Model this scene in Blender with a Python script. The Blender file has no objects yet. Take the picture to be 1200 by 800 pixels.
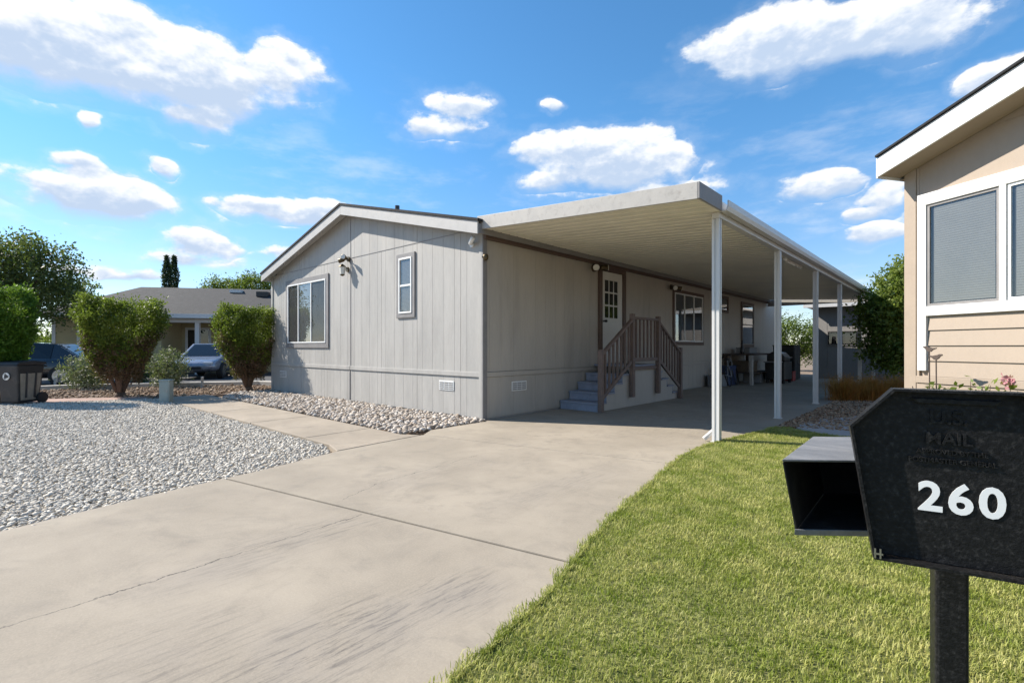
import bpy, bmesh, math, random
import numpy as np
from mathutils import Vector, Matrix
random.seed(7); RNG = np.random.default_rng(11)
R = math.radians
scene = bpy.context.scene
COL = scene.collection

# ------------------------------------------------------------------ camera
F, CX, HY, CH = 580.0, 600.0, 407.0, 1.2          # focal length in photo pixels, principal column, horizon row, eye height
_a = math.atan2(.6715, .741)
RV = np.array([math.cos(_a), math.sin(_a)]); FV = np.array([-RV[1], RV[0]]); CAM = np.array([5.855, -5.746])
cd = bpy.data.cameras.new('camera'); cam = bpy.data.objects.new('camera', cd); COL.objects.link(cam)
cd.sensor_width = 36; cd.lens = F / 1200 * 36; cd.shift_y = (HY - 400) / 1200
cd.clip_start = .05; cd.clip_end = 3000
cam.location = (CAM[0], CAM[1], CH); cam.rotation_euler = (R(90), 0, _a)
scene.camera = cam
cy = scene.cycles; cy.max_bounces = 6; cy.diffuse_bounces = 3; cy.glossy_bounces = 2; cy.transmission_bounces = 3; cy.transparent_max_bounces = 8

# ------------------------------------------------------------------ light
SUN_EL, SUN_DIR = R(38), Vector((-.89, -.456, 0)).normalized()      # horizontal direction towards the sun
sd = bpy.data.lights.new('sun', 'SUN'); sd.energy = 5.0; sd.angle = R(.53); sd.color = (1, .93, .83)
sun = bpy.data.objects.new('sun', sd); COL.objects.link(sun)
to_sun = Vector((SUN_DIR.x * math.cos(SUN_EL), SUN_DIR.y * math.cos(SUN_EL), math.sin(SUN_EL)))
sun.rotation_euler = to_sun.to_track_quat('Z', 'Y').to_euler()
sun.location = (-20, -10, 20)
vs = scene.view_settings; vs.view_transform = 'Standard'; vs.look = 'None'; vs.exposure = .85; vs.gamma = 1; vs.use_curve_mapping = False

class NT:
    def __init__(s, nt): s.nt = nt; s.n = nt.nodes; s.l = nt.links
    def node(s, t, ins=None, **kw):
        nd = s.n.new(t)
        for k, v in kw.items(): setattr(nd, k, v)
        for k, v in (ins or {}).items():
            sock = nd.inputs[k]
            if isinstance(v, bpy.types.NodeSocket): s.l.new(v, sock)
            else: sock.default_value = v
        return nd
    def m(s, op, a, b=None, c=None, clamp=False):
        ins = {0: a}
        if b is not None: ins[1] = b
        if c is not None: ins[2] = c
        return s.node('ShaderNodeMath', ins, operation=op, use_clamp=clamp).outputs[0]
    def v(s, op, a, b=None):
        ins = {0: a}
        if b is not None: ins[1] = b
        nd = s.node('ShaderNodeVectorMath', ins, operation=op)
        return nd.outputs['Value'] if op in ('LENGTH', 'DOT_PRODUCT', 'DISTANCE') else nd.outputs[0]
    def mix(s, f, a, b, bt='MIX'):
        nd = s.n.new('ShaderNodeMix'); nd.data_type = 'RGBA'; nd.blend_type = bt
        for i, v in ((0, f), (6, a), (7, b)):
            if isinstance(v, bpy.types.NodeSocket): s.l.new(v, nd.inputs[i])
            else: nd.inputs[i].default_value = v if i == 0 else (*v[:3], 1)
        return nd.outputs[2]
    def ramp(s, f, lo, hi, a=0., b=1.):
        return s.node('ShaderNodeMapRange', {0: f, 1: lo, 2: hi, 3: a, 4: b}, interpolation_type='SMOOTHSTEP').outputs[0]
    def noise(s, vec, scale, detail=4, rough=.55, dist=0.):
        return s.node('ShaderNodeTexNoise', {'Vector': vec, 'Scale': scale, 'Detail': detail, 'Roughness': rough, 'Distortion': dist}).outputs[0]

# sky: Nishita air with fair-weather clouds scattered all round the compass
world = bpy.data.worlds.new('World'); scene.world = world; world.use_nodes = True
world.node_tree.nodes.clear(); W = NT(world.node_tree)
sky = W.node('ShaderNodeTexSky', sky_type='NISHITA', sun_disc=False, sun_elevation=SUN_EL,
             sun_rotation=math.atan2(SUN_DIR.x, SUN_DIR.y), altitude=600, air_density=1.0, dust_density=.1, ozone_density=1.6)
_z = W.node('ShaderNodeSeparateXYZ', {0: W.node('ShaderNodeTexCoord').outputs['Generated']}).outputs[2]
skyc = W.mix(1., sky.outputs[0], W.mix(W.ramp(_z, .0, .45), (.98, 1.03, 1.17), (.72, 1.30, 1.56)), 'MULTIPLY')   # cleaner blue overhead
def cloud_list():
    px = [  # column, row, half width, half height (photo pixels), strength, softness of the cloud
        (90, 62, 190, 62, 1.35), (235, 88, 150, 52, 1.35), (330, 82, 72, 34, 1.15), (228, 138, 52, 27, .9), (140, 22, 80, 26, .9), (20, 30, 60, 30, .7),
        (115, 232, 98, 32, 1.35), (80, 192, 46, 13, .8), (192, 196, 24, 12, .8), (60, 215, 60, 20, .6),
        (330, 249, 76, 17, 1.35), (385, 246, 40, 12, .8), (545, 128, 42, 20, .75), (492, 146, 40, 17, .72), (540, 150, 50, 16, .6),
        (700, 176, 112, 27, 1.35), (725, 200, 108, 24, 1.35), (800, 190, 36, 26, .9), (650, 215, 60, 14, .6), (765, 225, 80, 14, .7),
        (895, 55, 112, 44, 1.35), (1005, 32, 140, 42, 1.35), (870, 84, 58, 20, .9), (1090, 38, 66, 32, .8),
        (1182, 88, 60, 24, 1.0), (950, 223, 50, 18, .9), (1035, 238, 42, 22, .66), (1022, 277, 46, 15, .9), (1005, 255, 40, 10, .6),
        (236, 286, 48, 20, .95), (225, 305, 70, 14, .6), (130, 318, 90, 10, .6), (120, 152, 17, 12, .9), (650, 128, 15, 9, .8), (960, 335, 60, 14, .6), (340, 300, 60, 8, .5)]
    out = []
    for x, y, rx, ry, st in px:
        def az(p):
            d = RV * (p - CX) / F + FV; return math.atan2(d[0], d[1])
        t = (HY - y) / F / math.hypot((x - CX) / F, 1)
        rt = ry * 1.12 / F / math.hypot((x - CX) / F, 1)
        out.append((az(x), t, abs(az(x + rx) - az(x - rx)) / 2, rt, st))
    rr = random.Random(5); a0 = -_a + 1.05
    k = 0
    while a0 + k < -_a + 2 * math.pi - 1.1:                         # the rest of the horizon, same kind of clouds
        for j in range(2):
            az_ = a0 + k + rr.uniform(-.25, .25); t_ = rr.uniform(.18, .75)
            if az_ > math.pi: az_ -= 2 * math.pi
            w_ = rr.uniform(.1, .26)
            out.append((az_, t_, w_, w_ * rr.uniform(.22, .36), rr.uniform(.75, 1)))
        k += .52
    return out
def build_sky():
    tc = W.node('ShaderNodeTexCoord').outputs['Generated']
    sp = W.node('ShaderNodeSeparateXYZ', {0: tc})
    x, y, z = sp.outputs
    hor = W.m('MAXIMUM', W.m('SQRT', W.m('ADD', W.m('MULTIPLY', x, x), W.m('MULTIPLY', y, y))), .02)
    az = W.m('ARCTAN2', x, y); t = W.m('DIVIDE', z, hor)
    base = W.node('ShaderNodeCombineXYZ', {0: az, 1: t}).outputs[0]
    stretch = W.v('MULTIPLY', tc, (1, 1, 1.7))
    nz = W.node('ShaderNodeTexNoise', {'Vector': stretch, 'Scale': 7., 'Detail': 3., 'Roughness': .6})
    warp = W.v('MULTIPLY', W.v('SUBTRACT', nz.outputs['Color'], (.5, .5, .5)), (.13, .05, 0))
    p = W.v('ADD', base, warp)
    n1 = W.noise(stretch, 11., 7, .6)
    up = W.v('ADD', stretch, tuple(Vector((to_sun.x * .5, to_sun.y * .5, 1)).normalized() * .02))
    n2 = W.noise(up, 11., 4, .6)
    acc = wsum = hsum = None
    for a_, t_, ra, rt, st in cloud_list():
        q = W.v('MULTIPLY', W.v('SUBTRACT', p, (a_, t_, 0)), (1 / ra, 1 / rt, 0))
        b = W.m('MULTIPLY', W.m('SUBTRACT', 1., W.v('LENGTH', q)), st)
        wgt = W.m('MAXIMUM', b, 0.)
        hh = W.v('DOT_PRODUCT', q, (0, 1, 0))
        if acc is None: acc, wsum, hsum = b, wgt, W.m('MULTIPLY', wgt, hh)
        else:
            acc = W.m('SMOOTH_MAX', acc, b, .12); wsum = W.m('ADD', wsum, wgt); hsum = W.m('MULTIPLY_ADD', wgt, hh, hsum)
    hgt = W.m('DIVIDE', hsum, W.m('MAXIMUM', wsum, .05))
    dens = W.m('ADD', acc, W.m('MULTIPLY', W.m('SUBTRACT', n1, .47), 1.6))
    hi_ = W.ramp(hgt, -.7, .25, .95, .30); alpha = W.node('ShaderNodeMapRange', {0: dens, 1: .02, 2: hi_, 3: 0., 4: 1.}, interpolation_type='SMOOTHSTEP').outputs[0]
    wisp = W.ramp(dens, -.3, .2, 0, .13)
    alpha = W.m('MAXIMUM', alpha, wisp)
    streak = W.noise(W.v('MULTIPLY', W.v('ADD', tc, (3.1, .4, .2)), (1, 1, 3.6)), 3.4, 6, .62)
    alpha = W.m('MAXIMUM', alpha, W.m('MULTIPLY', W.ramp(streak, .5, .72), W.ramp(t, .62, .12, 0, .5)))     # thin high wisps
    alpha = W.m('MULTIPLY', alpha, W.ramp(t, .0, .06))
    lit = W.m('ADD', W.m('MULTIPLY', W.m('SUBTRACT', n1, n2), 3.0), W.m('MULTIPLY', hgt, 1.0))
    lit = W.m('SUBTRACT', lit, W.m('MULTIPLY', acc, .25))
    lit = W.m('ADD', lit, W.m('MULTIPLY', W.m('SUBTRACT', nz.outputs[0], .5), .9))
    lit = W.ramp(lit, -.6, .5)
    ccol = W.mix(lit, (4.0, 4.9, 6.3), (7.6, 7.7, 7.8))
    col = W.mix(alpha, skyc, ccol)
    bg = W.node('ShaderNodeBackground', {'Color': col, 'Strength': .08})
    o = W.node('ShaderNodeOutputWorld'); W.l.new(bg.outputs[0], o.inputs[0])
build_sky()
world.cycles.sampling_method = 'MANUAL'; world.cycles.sample_map_resolution = 256

# ------------------------------------------------------------------ pixel -> place helpers (ground contact gives the distance)
def ray(px): return RV * (px - CX) / F + FV
def G(px, py):
    p = CAM + ray(px) * F * CH / (py - HY); return (float(p[0]), float(p[1]))
def at(px, py, d):
    p = CAM + ray(px) * d; return Vector((p[0], p[1], CH + (HY - py) / F * d))

# ------------------------------------------------------------------ materials
def new_mat(name):
    m = bpy.data.materials.new(name); m.use_nodes = True; m.node_tree.nodes.clear(); return m, NT(m.node_tree)
def finish(n, shader):
    o = n.node('ShaderNodeOutputMaterial'); n.l.new(shader, o.inputs[0])
def mat(name, c, rough=.6, var=.12, scale=6., bump=.0, bscale=60., metal=0., spec=.5, stretch=(1, 1, 1), dirt=None, dirt_amt=.0, dirt_scale=2., coat=0.):
    m, n = new_mat(name)
    pos = n.node('ShaderNodeNewGeometry').outputs['Position']
    pv = n.v('MULTIPLY', pos, stretch)
    f1 = n.noise(pv, scale, 6, .6); f2 = n.noise(pv, scale * 9, 3, .6)
    f = n.m('ADD', n.m('MULTIPLY', f1, .65), n.m('MULTIPLY', f2, .35))
    lo = tuple(max(0, v * (1 - var)) for v in c); hi = tuple(min(1, v * (1 + var)) for v in c)
    col = n.mix(n.ramp(f, .3, .7), lo, hi)
    if dirt:
        dm = n.ramp(n.noise(pv, dirt_scale, 8, .65, .4), .5, .75, 0, dirt_amt)
        col = n.mix(dm, col, dirt)
    ins = {'Base Color': col, 'Roughness': n.ramp(f1, .2, .8, max(0, rough - .08), min(1, rough + .08)), 'Metallic': metal, 'Specular IOR Level': spec, 'Coat Weight': coat}
    if bump:
        ins['Normal'] = n.node('ShaderNodeBump', {'Strength': bump, 'Distance': .01, 'Height': n.noise(pv, bscale, 6, .65)}).outputs[0]
    finish(n, n.node('ShaderNodeBsdfPrincipled', ins).outputs[0]); return m
def leaf_mat(name, cols, trans=.35, pos_scale=1.2, rough=.55, dead=None):
    m, n = new_mat(name)
    g = n.node('ShaderNodeNewGeometry'); rnd = g.outputs['Random Per Island']
    cr = n.node('ShaderNodeValToRGB', {0: rnd}); el = cr.color_ramp.elements
    el[0].color = (*cols[0], 1); el[1].color = (*cols[-1], 1)
    for i, c in enumerate(cols[1:-1]): e = el.new((i + 1) / (len(cols) - 1)); e.color = (*c, 1)
    f = n.noise(g.outputs['Position'], pos_scale, 4)
    col = n.mix(.55, cr.outputs[0], n.mix(n.ramp(f, .3, .7), cols[0], cols[-1]))
    if dead:                                                     # dry straw-coloured patches, and greener ones
        d1 = n.ramp(n.noise(g.outputs['Position'], 2.6, 7, .7, .6), .52, .70, 0, .75); d2 = n.m('GREATER_THAN', rnd, .35)
        col = n.mix(n.m('MULTIPLY', d1, d2), col, dead)
        col = n.mix(n.ramp(n.noise(g.outputs['Position'], 1.1, 5, .6), .52, .72, 0, .5), col, cols[0])
    b = n.node('ShaderNodeBsdfPrincipled', {'Base Color': col, 'Roughness': rough, 'Specular IOR Level': .35})
    t = n.node('ShaderNodeBsdfTranslucent', {0: n.mix(.5, col, (.2, .3, .03))})
    finish(n, n.node('ShaderNodeMixShader', {0: trans, 1: b.outputs[0], 2: t.outputs[0]}).outputs[0]); return m
def stone_mat(name, cols, rough=.85, bump=.3):
    m, n = new_mat(name)
    g = n.node('ShaderNodeNewGeometry')
    cr = n.node('ShaderNodeValToRGB', {0: g.outputs['Random Per Island']}); el = cr.color_ramp.elements
    el[0].color = (*cols[0], 1); el[1].color = (*cols[-1], 1)
    for i, c in enumerate(cols[1:-1]): e = el.new((i + 1) / (len(cols) - 1)); e.color = (*c, 1)
    f = n.noise(g.outputs['Position'], 45., 6, .65)
    col = n.mix(n.ramp(f, .3, .8, 0, .4), cr.outputs[0], tuple(v * .55 for v in cols[0]))
    finish(n, n.node('ShaderNodeBsdfPrincipled', {'Base Color': col, 'Roughness': rough, 'Specular IOR Level': .25,
           'Normal': n.node('ShaderNodeBump', {'Strength': bump, 'Distance': .004, 'Height': f}).outputs[0]}).outputs[0]); return m
def glass_mat(name, tint=(.8, .85, .86), refl=1.0):
    m, n = new_mat(name)
    bf = n.node('ShaderNodeNewGeometry').outputs['Backfacing']
    fr = n.m('MULTIPLY', n.node('ShaderNodeFresnel', {'IOR': 1.52}).outputs[0], n.m('SUBTRACT', 1., bf))
    gl = n.node('ShaderNodeBsdfGlossy', {'Color': (.9, .9, .9, 1), 'Roughness': .015})
    tr = n.node('ShaderNodeBsdfTransparent', {0: (*tint, 1)})
    finish(n, n.node('ShaderNodeMixShader', {0: n.m('MULTIPLY', fr, refl * 2.0, clamp=True), 1: tr.outputs[0], 2: gl.outputs[0]}).outputs[0]); return m

def concrete_mat(name, c, driveway=False):
    m, n = new_mat(name)
    pos = n.node('ShaderNodeNewGeometry').outputs['Position']
    big = n.noise(pos, .8, 5, .6, .5); mid = n.noise(pos, 5., 7, .65); fine = n.noise(pos, 90., 4, .7)
    col = n.mix(n.ramp(big, .3, .7), tuple(v * .82 for v in c), tuple(v * 1.08 for v in c))
    col = n.mix(n.ramp(mid, .45, .75, 0, .45), col, tuple(v * .72 for v in c))
    col = n.mix(n.ramp(fine, .35, .75, 0, .3), col, tuple(v * 1.4 for v in c))
    grit = n.node('ShaderNodeTexVoronoi', {'Vector': pos, 'Scale': 38.}).outputs['Distance']
    col = n.mix(n.m('MULTIPLY', n.ramp(grit, .05, .13, 1, 0), n.ramp(n.noise(pos, 3.1, 4), .45, .7, 0, .55)), col, tuple(v * .45 for v in c))
    col = n.mix(n.ramp(n.noise(n.v('ADD', pos, (7, 3, 0)), 2.3, 9, .75, .8), .48, .74, 0, .5), col, (c[0] * .58, c[1] * .60, c[2] * .64))
    bh = fine
    if driveway:
        # tyre scuffs: streaks drawn out along the wheel tracks
        rot = n.node('ShaderNodeMapping', {0: pos, 2: (0, 0, R(-9)), 3: (11, 1.3, 1)}).outputs[0]
        st = n.noise(rot, 3.4, 9, .74, .35)
        sp = n.node('ShaderNodeSeparateXYZ', {0: pos})
        px_, py_ = sp.outputs[0], sp.outputs[1]
        def blob(cx, cy, rx, ry, s):
            q = n.v('MULTIPLY', n.v('SUBTRACT', pos, (cx, cy, 0)), (1 / rx, 1 / ry, 0))
            return n.m('MULTIPLY', n.ramp(n.v('LENGTH', q), .1, 1.1, 1, 0), s)
        msk = None
        for b in ((3.95, -4.75, .4, .75, 1.), (4.02, -4.15, .3, .4, .95), (2.75, -4.3, .35, .9, .6), (2.9, -4.8, .3, .6, .45), (3.6, -5.2, .6, .5, .5), (2.1, -2.6, .4, 1.2, .35), (3.3, -2.2, .35, 1.3, .35), (2.6, 2., 1.6, 2.5, .45), (2.2, 6., 1.3, 3., .5)):
            k = blob(*b); msk = k if msk is None else n.m('MAXIMUM', msk, k)
        col = n.mix(n.m('MULTIPLY', n.ramp(st, .46, .68), n.m('MULTIPLY', msk, .85)), col, (.075, .068, .064))
        col = n.mix(n.m('MULTIPLY', n.ramp(n.noise(pos, 1.7, 8, .7, 1.), .5, .75), .22), col, (.22, .19, .16))
        # broad grey wash towards the wheel tracks
        col = n.mix(n.m('MULTIPLY', n.ramp(big, .4, .65), n.m('MULTIPLY', msk, .5)), col, (.16, .15, .145))
        crack = None
        def line(pts, w, seed):
            nonlocal crack
            for (x0, y0), (x1, y1) in zip(pts[:-1], pts[1:]):
                dx, dy = x1 - x0, y1 - y0; L = math.hypot(dx, dy)
                q = n.v('SUBTRACT', pos, (x0, y0, 0))
                u = n.v('DOT_PRODUCT', q, (dx / L, dy / L, 0)); v = n.v('DOT_PRODUCT', q, (-dy / L, dx / L, 0))
                wob = n.m('MULTIPLY', n.m('SUBTRACT', n.noise(n.v('ADD', pos, (seed, 0, 0)), 3.5, 7, .72), .5), .16)
                d = n.m('ABSOLUTE', n.m('SUBTRACT', v, wob))
                inside = n.m('MULTIPLY', n.m('GREATER_THAN', u, 0.), n.m('LESS_THAN', u, L))
                k = n.m('MULTIPLY', n.ramp(d, w * .4, w, 1, 0), inside)
                crack = k if crack is None else n.m('MAXIMUM', crack, k)
        line([(2.83, -6.6), (2.78, -5.0), (2.66, -3.83)], .006, 0)
        line([(2.26, -3.75), (2.04, -3.3), (1.86, -1.9)], .004, 5)
        line([(1.2, -1.2), (1.9, -.1)], .004, 9)
        col = n.mix(n.m('MULTIPLY', crack, n.ramp(n.noise(pos, 6., 3), .35, .6, .35, .95)), col, (.09, .08, .07))
        bh = n.m('SUBTRACT', fine, n.m('MULTIPLY', crack, 1.5))
    finish(n, n.node('ShaderNodeBsdfPrincipled', {'Base Color': col, 'Roughness': .88, 'Specular IOR Level': .25,
           'Normal': n.node('ShaderNodeBump', {'Strength': .25, 'Distance': .004, 'Height': bh}).outputs[0]}).outputs[0]); return m

M = {}
M['drive'] = concrete_mat('driveway_concrete', (.325, .28, .22), True)
M['walk'] = concrete_mat('walkway_concrete', (.33, .28, .22))
M['greyconc'] = concrete_mat('grey_concrete', (.36, .35, .34))
M['pinkconc'] = concrete_mat('pink_concrete', (.36, .25, .21))
M['paint'] = mat('house_paint', (.365, .35, .325), .62, .10, 3., .12, 160., stretch=(1, 1, .18), dirt=(.24, .225, .21), dirt_amt=.4, dirt_scale=2.2)
M['shadepaint'] = mat('house_paint_shade_tint', (.41, .375, .325), .62, .07, 3., .12, 160., stretch=(1, 1, .18), dirt=(.26, .24, .21), dirt_amt=.4, dirt_scale=2.0)  # same house paint; warm bounce light of the shaded side put into its colour
M['trim'] = mat('grey_trim', (.21, .20, .195), .6, .12, 5., .1, 90.)
M['rake'] = mat('rake_paint', (.40, .39, .375), .6, .08, 4., .1, 90., dirt=(.3, .28, .25), dirt_amt=.3, dirt_scale=5)
M['brown'] = mat('brown_trim', (.10, .062, .045), .6, .2, 5., .1, 90.)
M['railwood'] = mat('rail_brown_paint', (.155, .108, .088), .58, .18, 7., .2, 120.)
M['step'] = mat('step_blue_grey', (.25, .27, .33), .75, .15, 6., .2, 100., dirt=(.14, .14, .15), dirt_amt=.5, dirt_scale=3)
M['white'] = mat('white_vinyl', (.74, .74, .72), .4, .05, 4.)
M['whitealu'] = mat('white_aluminium', (.58, .57, .55), .38, .06, 4., .0, dirt=(.45, .42, .37), dirt_amt=.35, dirt_scale=3, stretch=(1, 1, .3))
M['pan'] = mat('carport_pan', (.80, .755, .61), .42, .06, 1.5, dirt=(.45, .41, .33), dirt_amt=.35, dirt_scale=.8)
M['fascia'] = mat('carport_fascia', (.38, .36, .33), .5, .06, 5., .05, 60., dirt=(.20, .18, .16), dirt_amt=.55, dirt_scale=11.)
M['shingle'] = mat('dark_shingle', (.016, .016, .018), .9, .3, 20., .6, 150.)
M['roofgrey'] = mat('grey_shingle', (.045, .042, .039), .9, .25, 4., .5, 60., dirt=(.10, .095, .09), dirt_amt=.5, dirt_scale=6.)
M['dark'] = mat('dark_interior', (.012, .012, .014), .7, .1)
M['blind'] = mat('blind_slat', (.20, .195, .18), .5, .06, 4.)
M['glass'] = glass_mat('window_glass', (.89, .90, .90), 1.0)
M['screen'] = glass_mat('screened_glass', (.72, .72, .72), .35)
M['darkglass'] = mat('dark_glass', (.01, .011, .013), .06, .0, 2., spec=.6)
M['doorw'] = mat('door_white', (.60, .585, .54), .45, .05, 4.)
M['bronze'] = mat('aged_brass', (.10, .075, .04), .4, .25, 30., metal=.7)
M['plastic'] = mat('white_plastic', (.68, .68, .66), .4, .04)
M['blackmetal'] = mat('black_metal', (.015, .015, .016), .35, .2, 20.)
M['ground'] = mat('dry_earth', (.20, .145, .10), .95, .3, 1.5, .6, 25., dirt=(.28, .22, .16), dirt_amt=.6, dirt_scale=.7)
M['mulch'] = mat('mulch', (.13, .085, .058), .95, .4, 5., .8, 30.)
M['asphalt'] = mat('asphalt', (.06, .06, .062), .9, .2, 3., .4, 90.)
M['gravelbase'] = mat('gravel_bed', (.51, .465, .39), .95, .3, 30., .8, 50.)
M['browngravelbase'] = mat('brown_gravel_bed', (.25, .175, .115), .95, .45, 40., .8, 60.)
M['stonewhite'] = stone_mat('white_stone', [(.35, .31, .26), (.60, .55, .465), (.68, .625, .53), (.47, .425, .36), (.75, .69, .59)])
M['stoneriver'] = stone_mat('river_stone', [(.22, .165, .12), (.42, .355, .285), (.52, .45, .375), (.57, .53, .48), (.33, .265, .205), (.62, .575, .52)])
M['stonebrown'] = stone_mat('brown_stone', [(.16, .095, .055), (.34, .235, .15), (.44, .34, .24), (.25, .16, .10)])
M['soil'] = mat('lawn_soil', (.16, .165, .05), .95, .4, 12., .7, 60.)
M['grass'] = leaf_mat('grass_blade', [(.14, .195, .014), (.245, .315, .024), (.355, .415, .042), (.47, .485, .085), (.66, .59, .25)], .42, 5., dead=(.56, .49, .19))
M['shrubleaf'] = leaf_mat('shrub_leaf', [(.04, .07, .010), (.085, .13, .016), (.14, .19, .022), (.22, .25, .035)], .38, 2.2)
M['shrubred'] = leaf_mat('shrub_russet_leaf', [(.07, .04, .02), (.14, .07, .04), (.075, .08, .02), (.20, .11, .07)], .2, 3.)
M['shrubbright'] = leaf_mat('shrub_bright_leaf', [(.035, .09, .01), (.07, .16, .015), (.10, .21, .02)], .38, 2.)
M['treedark'] = leaf_mat('tree_leaf', [(.022, .042, .014), (.045, .075, .02), (.085, .115, .028), (.15, .165, .045)], .3, .8)
M['treemid'] = leaf_mat('mid_tree_leaf', [(.04, .075, .012), (.08, .13, .02), (.14, .20, .03), (.22, .26, .045)], .4, 1.2)
M['treebright'] = leaf_mat('bright_tree_leaf', [(.06, .10, .015), (.10, .16, .02), (.16, .22, .03), (.20, .25, .04)], .35, 1.)
M['cypress'] = leaf_mat('cypress_leaf', [(.012, .028, .014), (.02, .045, .022), (.03, .055, .025)], .15, .6)
M['palebush'] = leaf_mat('pale_bush_leaf', [(.035, .055, .018), (.08, .105, .035), (.15, .17, .07), (.36, .35, .22)], .25, 4.)
M['drygrass'] = leaf_mat('dry_grass', [(.32, .11, .02), (.48, .21, .05), (.58, .32, .11)], .35, 3.)
M['rose'] = leaf_mat('rose_petal', [(.5, .2, .25), (.6, .3, .32)], .3)
M['bark'] = mat('bark', (.085, .062, .046), .9, .35, 12., .9, 60., stretch=(1, 1, .25))
M['barkred'] = mat('shrub_bark', (.12, .075, .05), .9, .35, 12., .9, 60.)
M['tan'] = mat('tan_siding', (.325, .26, .20), .62, .05, 3., .12, 120., stretch=(1, 1, .4))
M['tantrim'] = mat('tan_trim', (.325, .26, .20), .6, .06, 4.)
M['whitetrim'] = mat('white_trim_paint', (.62, .61, .59), .5, .04, 4., .05, 90., dirt=(.5, .48, .44), dirt_amt=.15, dirt_scale=4)
M['yellow'] = mat('yellow_stucco', (.42, .345, .19), .8, .08, 3., .2, 80.)
M['shedwall'] = mat('shed_wall', (.26, .25, .24), .7, .1, 3., .1, 90., stretch=(1, 1, .4))
M['shedroof'] = mat('shed_roof', (.48, .45, .42), .7, .1, 3.)
M['boxblack'] = mat('mailbox_black', (.013, .013, .0135), .34, .4, 120., .3, 220., dirt=(.10, .095, .088), dirt_amt=.26, dirt_scale=120., spec=.12)
M['boxblack2'] = mat('paper_box_black', (.02, .02, .021), .45, .2, 30., .1, 100., dirt=(.12, .115, .11), dirt_amt=.5, dirt_scale=18.)
M['boxtop'] = mat('weathered_box_top', (.17, .17, .172), .6, .2, 14., .3, 80., dirt=(.27, .26, .25), dirt_amt=.6, dirt_scale=14., stretch=(.5, 2, 1))
M['numeral'] = mat('white_vinyl_number', (.80, .80, .79), .5, .02)
M['silver'] = mat('silver_paint', (.22, .25, .31), .28, .03, 3., metal=.35, coat=.6)
M['blackpaint'] = mat('black_paint', (.012, .012, .014), .2, .1, 3., coat=.7)
M['tyre'] = mat('tyre_rubber', (.018, .018, .018), .85, .2, 20.)
M['rim'] = mat('rim_alloy', (.35, .35, .36), .3, .1, metal=.9)
M['redlamp'] = mat('tail_lamp', (.30, .02, .02), .2, .1)
M['headlamp'] = mat('head_lamp', (.55, .56, .58), .12, .1)
M['plate'] = mat('number_plate', (.5, .5, .52), .5, .1)
M['binblack'] = mat('bin_plastic', (.02, .021, .023), .5, .2, 8., dirt=(.08, .075, .07), dirt_amt=.4, dirt_scale=5.)
M['bingrey'] = mat('bin_beige_plastic', (.22, .20, .165), .6, .2, 8., dirt=(.12, .11, .09), dirt_amt=.5, dirt_scale=5.)
M['pedgreen'] = mat('pedestal_green', (.30, .34, .31), .6, .12, 6., dirt=(.2, .2, .18), dirt_amt=.4, dirt_scale=4.)
M['card'] = mat('cardboard', (.12, .09, .06), .85, .15, 8.)
M['greybox'] = mat('grey_box', (.20, .205, .21), .6, .15, 6.)
M['bluebox'] = mat('blue_cloth', (.03, .045, .11), .8, .2, 8.)
M['redbox'] = mat('red_box', (.30, .03, .025), .6, .15, 6.)
M['paleboard'] = mat('pale_board', (.42, .40, .37), .7, .12, 8.)
M['curb'] = concrete_mat('curb_concrete', (.50, .46, .40))
M['hill'] = mat('hill_brush', (.16, .125, .09), .95, .35, .04, .0, dirt=(.09, .09, .06), dirt_amt=.7, dirt_scale=.08)
M['rust'] = mat('rusty_iron', (.07, .05, .04), .8, .3, 30.)
M['lampglass'] = mat('frosted_lamp_glass', (.62, .61, .56), .25, .05)

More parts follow.
